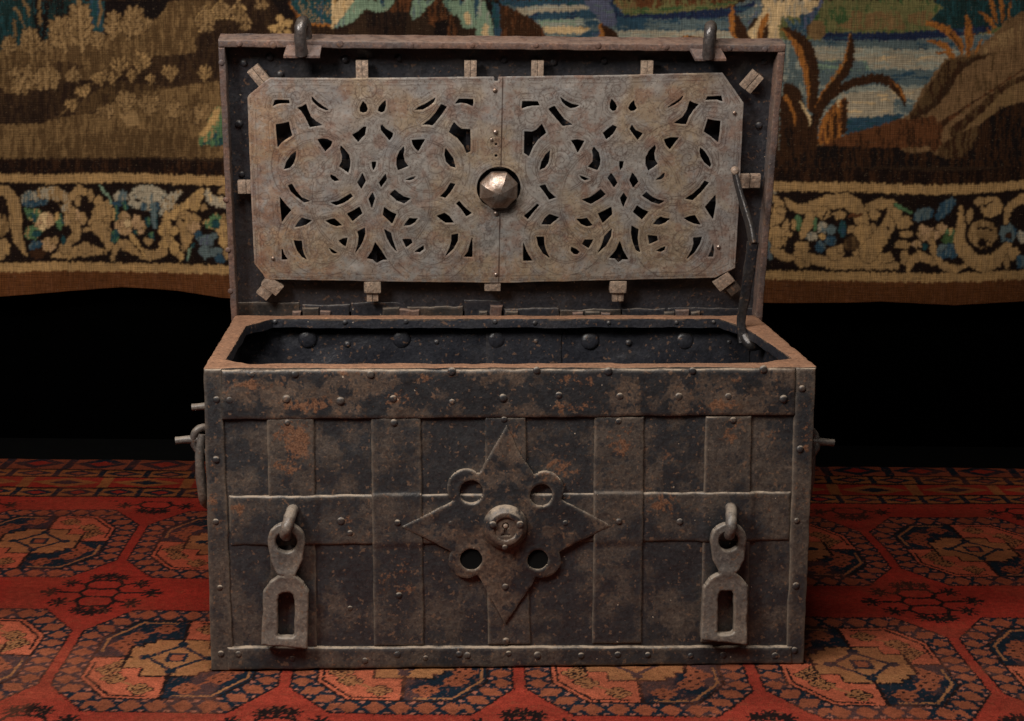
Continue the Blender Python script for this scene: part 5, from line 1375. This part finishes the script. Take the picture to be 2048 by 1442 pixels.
# lock plate
PY_ = 0.010
def crop(ox, oy, w, W_, pts): 
    s = w / W_
    return [(ox + p[0] * s, oy + p[1] * s) for p in pts]
Q = [((490, 140, 270, 1770), [
        [(372, 465), (392, 395), (440, 388), (575, 393), (582, 432), (480, 432), (420, 442)],
        [(878, 350), (935, 410), (1000, 460), (1095, 522), (1060, 525), (990, 495), (920, 440), (885, 395)],
        [(693, 492), (745, 478), (800, 445), (825, 520), (865, 610), (930, 670), (1010, 722), (920, 732), (855, 745), (825, 680), (785, 600), (740, 535)],
        [(407, 710), (500, 700), (575, 680), (590, 760), (618, 855), (550, 895), (480, 945), (430, 1010)],
        [(1548, 408), (1590, 455), (1606, 510), (1590, 545), (1550, 555), (1512, 540), (1505, 495), (1525, 450)],
        [(1412, 850), (1480, 810), (1555, 745), (1588, 745), (1570, 850), (1530, 885), (1485, 940)],
        [(955, 910), (1000, 900), (1080, 905), (1145, 940), (1120, 1000), (1055, 1058), (1005, 990)],
        [(1258, 995), (1310, 1045), (1360, 1110), (1380, 1190), (1375, 1260), (1352, 1340), (1300, 1300), (1238, 1262), (1270, 1200), (1275, 1130), (1250, 1040)],
        [(668, 1062), (660, 1150), (630, 1230), (580, 1280), (515, 1298), (545, 1210), (600, 1120)],
        [(1665, 1203), (1718, 1203), (1710, 1260), (1685, 1305), (1668, 1260)]]),
     ((740, 140, 270, 1770), [
        [(203, 395), (205, 460), (185, 535), (150, 552), (108, 530), (120, 480), (160, 435)],
        [(855, 367), (830, 420), (770, 470), (690, 515), (592, 517), (640, 480), (720, 445), (790, 405)],
        [(935, 447), (1003, 482), (930, 590), (820, 722), (760, 712), (692, 714), (790, 640), (860, 560)],
        [(1120, 437), (1165, 375), (1250, 375), (1350, 382), (1352, 430), (1342, 468), (1270, 435), (1190, 425)],
        [(1105, 685), (1140, 730), (1200, 770), (1312, 778), (1315, 900), (1312, 1065), (1268, 1082), (1230, 990), (1150, 890), (1040, 810), (1070, 740)],
        [(158, 717), (200, 765), (300, 828), (290, 870), (257, 918), (200, 850), (150, 790), (140, 740)],
        [(550, 917), (630, 912), (718, 910), (680, 970), (632, 1060), (590, 1020), (560, 970)],
        [(442, 1003), (450, 1045), (435, 1110), (450, 1190), (495, 1258), (430, 1285), (370, 1312), (348, 1240), (352, 1150), (385, 1070)],
        [(990, 1025), (1040, 1090), (1090, 1160), (1118, 1277), (1060, 1260), (1000, 1200), (980, 1110)]]),
     ((490, 340, 270, 1693), [
        [(1078, 55), (1130, 80), (1180, 128), (1130, 137), (1095, 115), (1075, 85)],
        [(1475, 42), (1512, 135), (1458, 230), (1412, 155)],
        [(540, 190), (590, 172), (640, 260), (710, 340), (818, 387), (745, 405), (660, 340), (580, 270)],
        [(1325, 293), (1350, 328), (1290, 375), (1220, 415), (1145, 440), (1072, 408), (1170, 385), (1250, 340)],
        [(440, 340), (500, 415), (580, 500), (520, 570), (465, 645), (450, 500)],
        [(1600, 285), (1628, 350), (1592, 470), (1552, 360)],
        [(1283, 545), (1350, 510), (1435, 458), (1470, 540), (1400, 595), (1352, 635)],
        [(715, 597), (770, 615), (835, 632), (760, 685), (700, 705), (632, 712), (670, 650)],
        [(1012, 635), (1070, 618), (1120, 608), (1170, 650), (1215, 690), (1150, 703), (1080, 680)],
        [(1502, 722), (1505, 800), (1480, 880), (1440, 960), (1388, 1028), (1420, 920), (1430, 830), (1412, 770)],
        [(615, 880), (660, 885), (712, 890), (718, 980), (740, 1060), (775, 1118), (720, 1090), (660, 1010), (630, 940)],
        [(1178, 885), (1230, 858), (1282, 848), (1275, 900), (1260, 955), (1215, 925)],
        [(1062, 980), (1110, 1005), (1160, 1040), (1120, 1048), (1085, 1025)],
        [(463, 965), (485, 1050), (530, 1118), (465, 1120)],
        [(1633, 903), (1700, 1000), (1780, 1122), (1720, 1125), (1652, 1160), (1610, 1120), (1535, 1105), (1590, 1020)]]),
     ((740, 340, 270, 1693), [
        [(197, 40), (210, 110), (140, 208), (115, 155)],
        [(578, 78), (540, 112), (500, 125), (443, 124), (510, 95)],
        [(1010, 160), (1068, 175), (1010, 270), (945, 345), (880, 328), (950, 260)],
        [(310, 247), (360, 290), (420, 330), (507, 357), (430, 415), (340, 380), (250, 300)],
        [(180, 465), (250, 515), (328, 553), (278, 668), (165, 560)],
        [(1118, 387), (1190, 470), (1275, 540), (1210, 577), (1150, 490), (1083, 420)],
        [(838, 573), (935, 535), (990, 570), (1048, 655), (950, 658), (890, 615)],
        [(497, 598), (550, 605), (597, 603), (560, 655), (500, 690), (428, 695), (465, 640)],
        [(178, 737), (262, 785), (285, 880), (333, 1015), (270, 950), (215, 850)],
        [(410, 870), (470, 865), (515, 868), (530, 910), (455, 965)],
        [(670, 950), (672, 990), (625, 1028), (568, 1022), (610, 985)],
        [(1025, 812), (1103, 798), (1098, 890), (1040, 990), (945, 1078), (995, 980), (1022, 890)],
        [(1277, 848), (1282, 960), (1280, 1088), (1180, 1085), (1230, 1020)]]),
     ((1000, 140, 270, 1770), [
        [(287, 503), (295, 410), (400, 410), (493, 412), (518, 462), (420, 464), (350, 478)],
        [(792, 358), (860, 405), (940, 445), (1032, 465), (985, 490), (920, 497), (860, 460), (815, 410)],
        [(638, 510), (712, 470), (770, 555), (840, 645), (945, 715), (880, 722), (825, 732), (730, 620)],
        [(1465, 383), (1510, 430), (1530, 480), (1515, 525), (1478, 533), (1445, 500), (1445, 440)],
        [(1755, 400), (1762, 450), (1790, 500), (1760, 530), (1715, 533), (1685, 500), (1700, 455)],
        [(323, 808), (420, 810), (480, 780), (548, 708), (602, 822), (500, 905), (430, 1000), (378, 1123), (318, 1085)],
        [(1352, 825), (1400, 785), (1480, 722), (1530, 745), (1480, 835), (1395, 905)],
        [(935, 925), (1010, 912), (1103, 930), (1060, 1010), (1018, 1077), (980, 990)],
        [(1230, 1012), (1290, 1080), (1312, 1170), (1305, 1240), (1275, 1308), (1220, 1290), (1155, 1265), (1215, 1200), (1225, 1120), (1210, 1050)],
        [(652, 1058), (645, 1150), (630, 1220), (585, 1280), (525, 1303), (545, 1210), (600, 1110)],
        [(1565, 1195), (1620, 1197), (1605, 1270), (1578, 1307), (1565, 1250)]]),
     ((1240, 140, 260, 1704), [
        [(838, 322), (800, 390), (720, 450), (610, 500), (680, 450), (770, 390)],
        [(915, 405), (970, 435), (1022, 452), (960, 520), (900, 610), (862, 707), (800, 705), (712, 692), (820, 620), (880, 530)],
        [(1122, 392), (1145, 345), (1240, 345), (1327, 340), (1342, 408), (1270, 385), (1190, 388)],
        [(155, 720), (200, 785), (293, 828), (232, 913), (180, 840), (130, 770)],
        [(1152, 645), (1230, 662), (1315, 670), (1305, 790), (1283, 942), (1200, 870), (1100, 805)],
        [(580, 912), (660, 885), (767, 885), (710, 960), (652, 1035), (605, 980)],
        [(455, 983), (470, 1015), (445, 1090), (455, 1170), (490, 1230), (430, 1275), (372, 1313), (335, 1230), (340, 1140), (390, 1050)],
        [(1052, 1015), (1110, 1070), (1160, 1150), (1190, 1240), (1180, 1265), (1110, 1210), (1060, 1130), (1042, 1060)]]),
     ((1000, 340, 270, 1693), [
        [(998, 68), (1050, 85), (1117, 113), (1065, 127), (1025, 105)],
        [(1392, 38), (1430, 90), (1468, 160), (1430, 212), (1350, 97)],
        [(498, 200), (565, 182), (610, 265), (697, 345), (620, 368), (560, 280)],
        [(1262, 237), (1323, 305), (1240, 365), (1140, 422), (1030, 370), (1120, 345), (1190, 300)],
        [(1552, 287), (1590, 350), (1545, 458), (1508, 350)],
        [(465, 425), (490, 440), (420, 520), (348, 612), (303, 572), (390, 500)],
        [(1232, 547), (1320, 505), (1395, 465), (1405, 555), (1290, 660)],
        [(622, 555), (680, 575), (738, 592), (632, 680), (522, 680), (560, 610)],
        [(962, 612), (1030, 612), (1088, 600), (1155, 692), (1090, 705), (1020, 675)],
        [(1400, 740), (1390, 830), (1330, 940), (1228, 1037), (1285, 920), (1310, 830)],
        [(460, 838), (550, 835), (555, 930), (575, 1010), (617, 1095), (540, 1040), (480, 940)],
        [(1060, 875), (1168, 870), (1110, 975), (1032, 925)],
        [(897, 970), (950, 990), (995, 1025), (970, 1055), (930, 1055), (890, 1010)],
        [(293, 908), (330, 1020), (400, 1135), (293, 1135)],
        [(1502, 892), (1540, 1010), (1605, 1118), (1530, 1118), (1485, 1155), (1450, 1110), (1372, 1100), (1450, 1010)]]),
     ((1240, 340, 260, 1630), [
        [(155, 38), (205, 100), (225, 145), (165, 215), (120, 125)],
        [(555, 38), (548, 80), (510, 115), (453, 118), (510, 75)],
        [(1062, 135), (1110, 158), (1020, 270), (910, 375), (820, 358), (920, 295), (1000, 220)],
        [(330, 275), (400, 335), (470, 370), (557, 388), (490, 425), (400, 400), (280, 320)],
        [(1195, 315), (1197, 430), (1165, 612), (1110, 530), (1067, 460)],
        [(213, 445), (280, 490), (355, 523), (275, 615), (163, 522)],
        [(505, 587), (560, 605), (620, 610), (560, 660), (490, 683), (418, 675), (460, 620)],
        [(805, 605), (870, 580), (937, 567), (970, 620), (1005, 682), (930, 670), (860, 640)],
        [(145, 697), (228, 745), (218, 860), (230, 950), (250, 1025), (200, 1000), (160, 900), (140, 790)],
        [(918, 848), (1023, 838), (1000, 920), (940, 1020), (843, 1110), (900, 1000), (922, 920)],
        [(352, 820), (460, 830), (470, 880), (370, 925)],
        [(565, 960), (555, 1000), (510, 1025), (458, 1010), (510, 980)],
        [(1167, 920), (1175, 1000), (1163, 1085), (1103, 1083), (1140, 1010)]])]
holes_px = []
for (ox, oy, w_, W_), polys in Q:
    for p_ in polys: holes_px.append(crop(ox, oy, w_, W_, p_))
holes = [lf_(PY_, *p_) for p_ in holes_px]
bh = lf_(PY_, (997.5, 375))[0]
PS = lf_(PY_, (900, 380), (1100, 380)); PK = (PS[1][0] - PS[0][0]) / 200
for (px, py, r) in ((992, 288, 2.6), (992, 311, 3.0), (992, 158, 4.0)):
    q = lf_(PY_, (px, py))[0]; holes.append((q[0], q[1], r * PK))
holes.append((bh[0], bh[1], 44 * PK))
outline = lf_(PY_, (540, 155), (497, 190), (495, 196), (502, 380), (509, 527), (526, 548), (531, 558), (760, 562), (1000, 565), (1220, 560), (1430, 555), (1470, 535), (1478, 400), (1487, 205), (1445, 145), (1220, 150), (1000, 153), (700, 156))

def engrave_field(x, z, s):
    """etched scrolls: lines that follow the cut-outs, leaf teeth and curling tendrils (0..1)"""
    e = np.zeros_like(x)
    d = -s
    n1 = fbm(x / .022, z / .022, 5, 3); n2 = fbm(x / .022 + 40, z / .022, 9, 3)
    for d0, w, a_ in ((.0052, .0009, .85), (.0088, .0008, .6), (.0150, .0008, .65)):
        e = np.maximum(e, a_ * np.exp(-((d - d0 + .002 * (n1 - .5)) / w) ** 2) * (n2 > .40))
    # teeth between the two first lines
    ang = np.sin((x + z * .6) / .0011 + 6 * n1) * np.sin((z - x * .6) / .0013 + 5 * n2)
    e = np.maximum(e, .7 * (ang > .62) * (d > .005) * (d < .0085))
    # tendrils
    for k, (sc, lv, w) in enumerate(((.030, .47, .016), (.030, .57, .016), (.018, .50, .022), (.045, .50, .012))):
        t = fbm(x / sc + 13 * k, z / sc - 7 * k, 20 + k, 2)
        e = np.maximum(e, .42 * np.exp(-((t - lv) / w) ** 2) * (vnoise(x / .05, z / .05, 50 + k) > .42))
    # scrolls: small rosettes with radial teeth
    for (px, py, R_) in ((594, 192, 26), (560, 225, 24), (925, 232, 26), (905, 195, 24), (1063, 230, 28), (1100, 195, 24), (1396, 190, 26), (1428, 222, 24), (1122, 322, 26), (1376, 316, 26), (620, 330, 26), (870, 330, 30),
                         (600, 470, 24), (640, 495, 22), (880, 480, 30), (1120, 470, 24), (1370, 480, 28), (745, 300, 20), (1240, 300, 22), (530, 470, 22), (1455, 440, 22), (735, 180, 26), (1235, 178, 26)):
        q = lf_(PY_, (px, py))[0]
        R2 = R_ * PK
        k = np.hypot(x - q[0], z - q[1]) < R2 * 1.15
        dx, dz_ = x[k] - q[0], z[k] - q[1]
        r = np.hypot(dx, dz_) / R2; th = np.arctan2(dz_, dx)
        sp = np.abs(((r * 2.2 - th / (2 * math.pi)) % 1.0) - .5)
        v = .8 * (sp < .10) + .7 * ((r > .72) & (r < 1.05) & (np.sin(th * 17) > .55)) * 1.0
        e[k] = np.maximum(e[k], np.clip(v, 0, .85) * .62)
    # strapwork: double lines of the interlaced rings
    for (px, py, rads) in ((630, 333, (52, 56, 73, 86)), (853, 333, (50, 54, 73, 86)), (647, 480, (46, 50, 76, 90)), (857, 483, (46, 50, 76, 90)), (1124, 331, (50, 54, 73, 86)), (1352, 329, (50, 54, 73, 86)), (1134, 480, (46, 50, 76, 90)), (1356, 476, (46, 50, 76, 90)),
                           (742, 400, (118, 122)), (1240, 398, (118, 122))):
        q = lf_(PY_, (px, py))[0]
        r = np.hypot(x - q[0], z - q[1]) / PK + 3 * (n1 - .5)
        for R_ in rads:
            e = np.maximum(e, .72 * np.exp(-((r - R_) / 1.0) ** 2) * (n2 > .38))
    e = np.maximum(e, .9 * (np.abs(x - seam_x - .0006) < .0009))
    # edge scallops along the margin
    e *= np.clip((d - .0015) / .002, 0, 1)
    return e
def plate_engrave(x, z, s):
    return {'engrave': np.clip(engrave_field(x, z, s) * (.45 + .75 * fbm(x / .03, z / .03, 91, 2)) * np.where(s > -1e-6, 0, 1), 0, 1)}
def plate_col(x, z, s):
    base = lin((176, 169, 162)); warm = lin((184, 164, 140)); red = lin((156, 118, 100)); ink = lin((110, 76, 64))
    n = fbm(x / .09, z / .09, 61, 4); m_ = fbm(x / .012, z / .012, 71, 3)
    c = base[None] * (1 - sstep(.42, .66, n))[:, None] + warm[None] * sstep(.42, .66, n)[:, None]
    # warmer and rustier towards the upper left and the left and lower margins
    lw = np.exp(-((x - lx0 - .09) / .10) ** 2) * .9
    mg = np.exp(s * 0 - np.clip((z - outline[7][1]) / .05, 0, 9))
    wr = np.clip(lw * sstep(.36, .55, m_) + mg * sstep(.40, .62, m_) * .9, 0, 1)
    c = c * (1 - .55 * wr[:, None]) + lin((188, 148, 114))[None] * .55 * wr[:, None]
    rr2 = sstep(.58, .72, fbm(x / .035, z / .035, 81, 4))
    c = c * (1 - .5 * rr2[:, None]) + red[None] * .5 * rr2[:, None]
    # pitted strip beside the seam
    sx0 = lf_(PY_, (972, 470))[0]
    pt = np.exp(-((x - sx0[0]) / .018) ** 2) * (z < bh[1] - .05) * (vnoise(x / .0028, z / .0028, 17) > .62)
    c = c * (1 - .5 * pt[:, None]) + lin((92, 80, 76))[None] * .5 * pt[:, None]
    return c
seam_x = lf_(PY_, (1001, 360))[0][0]
def plate_h(x, z, s):
    return .0009 * sstep(seam_x + .0004, seam_x - .0004, x)
lock_plate = sdf_plate('lock_plate', [outline], holes, .0012, .00135, M['plate'], lid, depth=.0003, bev=.0005, hole_grow=.0007, base=PY_, hfn=plate_h, wob=.0011, edge_wob=.0002, seed=200, colfn=plate_col, attrfn=plate_engrave, sharp=40)
for p, s_ in (((990, 181), 1.0), ((991, 264), 1.0), ((983, 279), .6), ((992, 427), .95), ((992, 549), .75), ((546, 517), .8), ((1469, 226), .8), ((1437, 494), .8)):
    q = lf_(PY_ - .003, p)[0]; rivet(lid, q[0], PY_ - .0028, q[1], riv_brass, s_)
# faceted boss
bb_ = lf_(PY_ - .012, (997.5, 382))[0]
bp = [(.036, -.030), (.0400, -.004), (.0418, .004), (.0400, .0090), (.0355, .0150), (.0280, .0215), (.0185, .0270), (.0090, .0305), (.0010, .0318)]
V_ = []; F_ = []
rs2 = np.random.RandomState(11)
for k in range(8):                                 # eight facets, each a smooth strip of its own so that the ridges stay sharp
    for (r, h) in bp:
        for t in (2 * math.pi * k / 8 + .39, 2 * math.pi * (k + .5) / 8 + .39, 2 * math.pi * (k + 1) / 8 + .39):
            rr3 = r * (1.0 if abs((t - .39) / (math.pi / 4) % 1 - .5) > .25 else .930)
            V_.append((rr3 * math.cos(t), -h, rr3 * math.sin(t)))
    o3 = k * len(bp) * 3
    for i in range(len(bp) - 1):
        for j in range(2):
            a3 = o3 + i * 3 + j
            F_.append((a3, a3 + 1, a3 + 4, a3 + 3))
boss_me = new_mesh('boss', V_, F_, M['boss'], smooth=True)
link('boss', boss_me, lid, (bb_[0], PY_ - .004, bb_[1]))

# bolts around the plate
def block(name, cx, cy, w, h, mat, rot=0, y0=PY_ + .004, y1=PY_ + .016, frame_y=PY_ + .004, bev=.0012):
    q = lf_(frame_y, (cx, cy))[0]
    me = box_mesh(name, -w * PK / 2, w * PK / 2, 0, y1 - y0, -h * PK / 2, h * PK / 2, mat, bev)
    return link(name, me, lid, (q[0], y0, q[1]), (0, math.radians(rot), 0))
def bolt(cx, cy, w, h, rot=0):
    for s in (-1, 1):                                   # two leaves with a slot between them
        a_ = math.radians(rot); o_ = s * w * .25
        block('bolt', cx + o_ * math.cos(a_), cy + o_ * math.sin(a_), w * .47, h, M['bolt'], rot, PY_ + .004 + .0006 * s)
for cx in (724, 941, 1075, 1294): bolt(cx, 142, 25, 38)
bolt(518, 153, 27, 40, -38); bolt(1504, 164, 28, 40, 38); bolt(492, 375, 34, 26); bolt(1500, 363, 44, 28)
for cx, cy, rot in ((545, 570, 40), (1447, 562, -40)):
    block('bolt_sleeve', cx, cy, 38, 26, M['bolt'], rot, PY_ - .001, PY_ + .018)
    dx = -16 if rot > 0 else 20
    block('bolt', cx + dx, cy + 16, 26, 22, M['hinge'] if rot < 0 else M['bolt'], rot, PY_ + .004)
for cx in (745, 1236):
    block('bolt_sleeve', cx, 573, 35, 26, M['bolt'], 0, PY_ - .002, PY_ + .018, bev=.004)
    bolt(cx, 594, 24, 20)
block('bolt_sleeve', 985, 573, 33, 18, M['bolt'], 0, PY_ + .001, PY_ + .018)
# levers of the mechanism, seen dark through the cut-outs
for (cx, cy, w, h, rot) in ((724, 260, 16, 190, 0), (1294, 260, 16, 190, 0), (941, 240, 16, 150, 0), (1075, 240, 16, 150, 0), (600, 250, 16, 150, -38), (1410, 250, 16, 150, 38), (998, 330, 820, 18, 0), (998, 500, 780, 16, 0), (640, 470, 14, 180, 40),
                            (1360, 470, 14, 180, -40), (745, 480, 18, 160, 0), (1236, 480, 18, 160, 0), (998, 410, 900, 14, 0)):
    block('lever', cx, cy, w, h, M['dark'], rot, PY_ + .014 + .0003 * (cx % 7), PY_ + .022, PY_ + .014)

M['loop'] = iron('iron_staple_loop', paint=(0.075, 0.066, 0.064), brown=(0.10, 0.075, 0.062), rust=(0.13, 0.07, 0.045), brown_lo=.45, brown_hi=.6, rust_lo=.58, rust_hi=.7, dust_amt=.2, rough=.33, spec=.8, metal=.35)
# staple loops and their flanges on the lid's front edge
for (fl0, fl1, fy0, fy1, lpx, lt) in ((569, 640, 88, 110, 604, 38), (1392, 1452, 92, 116, 1423, 47)):
    q = lf_(-.010, (fl0 - 2, fy1), (fl1, fy1), (fl1 + 8, fy0), (fl0 + 10, fy0))
    c0, c1 = q[0], q[1]
    v = [(c0[0], -.014, c0[1]), (c1[0], -.014, c1[1]), (c1[0], -.014, c1[1] - .005), (c0[0], -.014, c0[1] - .005)]
    zt = lz1 - .004
    xa, xb = (c0[0] + .008, c1[0] + .004) if lpx < 900 else (c0[0] - .012, c1[0] - .012)
    V_ = v + [(xa, .004, zt), (xb, .004, zt), (xb, .004, zt - .006), (xa, .004, zt - .006)]
    link('flange', new_mesh('flange', V_, [(0, 1, 2, 3)[::-1], (4, 5, 1, 0)[::-1], (1, 5, 6, 2)[::-1], (4, 0, 3, 7)[::-1], (3, 2, 6, 7)[::-1], (5, 4, 7, 6)[::-1]], M['lidrim'], smooth=False), lid)
    l0 = lf_(-.012, (lpx, lt + 12))[0]
    zb = c0[1] + .004
    r = .0118
    pts = [(l0[0] - .002, -.010, zb - .002), (l0[0] - .004, -.016, (zb + l0[1]) / 2), (l0[0] - .003, -.012, l0[1] - .004), (l0[0], .002, l0[1] + .003), (l0[0] + .004, .016, l0[1] - .004), (l0[0] + .005, .021, (zb + l0[1]) / 2), (l0[0] + .004, .018, lz1 - .006)]
    link('staple_loop', tube_mesh('staple_loop', pts, [r * 1.1, r, r, r, r, r, r], M['loop'], 14), lid)

# stay: two-link iron bar that holds the lid
A0 = ux([(1468, 340)], LID, -.006)[0]
A0w = R_lean @ np.array([A0[0], -.008, A0[1]]) + LID_O
B0 = unp([(1506, 490)], CH, 1, D - .185)[0]
C0 = unp([(1482, 645)], CH, 1, D - .160)[0]
D0 = unp([(1488, 684)], CH, 1, D - .165)[0]
stay = link('stay', tube_mesh('stay', [A0w, A0w * .65 + B0 * .35, A0w * .25 + B0 * .75 + np.array([.003, 0, 0]), B0], [.0085, .0100, .0120, .0125], M['dark'], 16, flat=(.9, .45), square=True), chest)
link('lower_link', tube_mesh('lower_link', [B0 + [0, .002, .006], B0 * .7 + C0 * .3, B0 * .3 + C0 * .7, C0, D0], [.0125, .0125, .0110, .0095, .0125], M['dark'], 16, flat=(.9, .5), square=True), stay)
link('pivot', lathe_mesh('pivot', [(.0085, -.004), (.0085, .006), (.006, .009), (.002, .010)], M['bolt'], 12), stay, tuple(A0w + [0, -.008, 0]), (LEAN, 0, 0))
link('hook', tube_mesh('hook', [D0 + [0, 0, .012], D0 + [.012, -.012, -.004], D0 + [.026, -.006, -.006], D0 + [.040, .004, -.010], D0 + [.048, .010, -.035]], [.011, .012, .010, .009, .008], M['dark'], 10), stay)
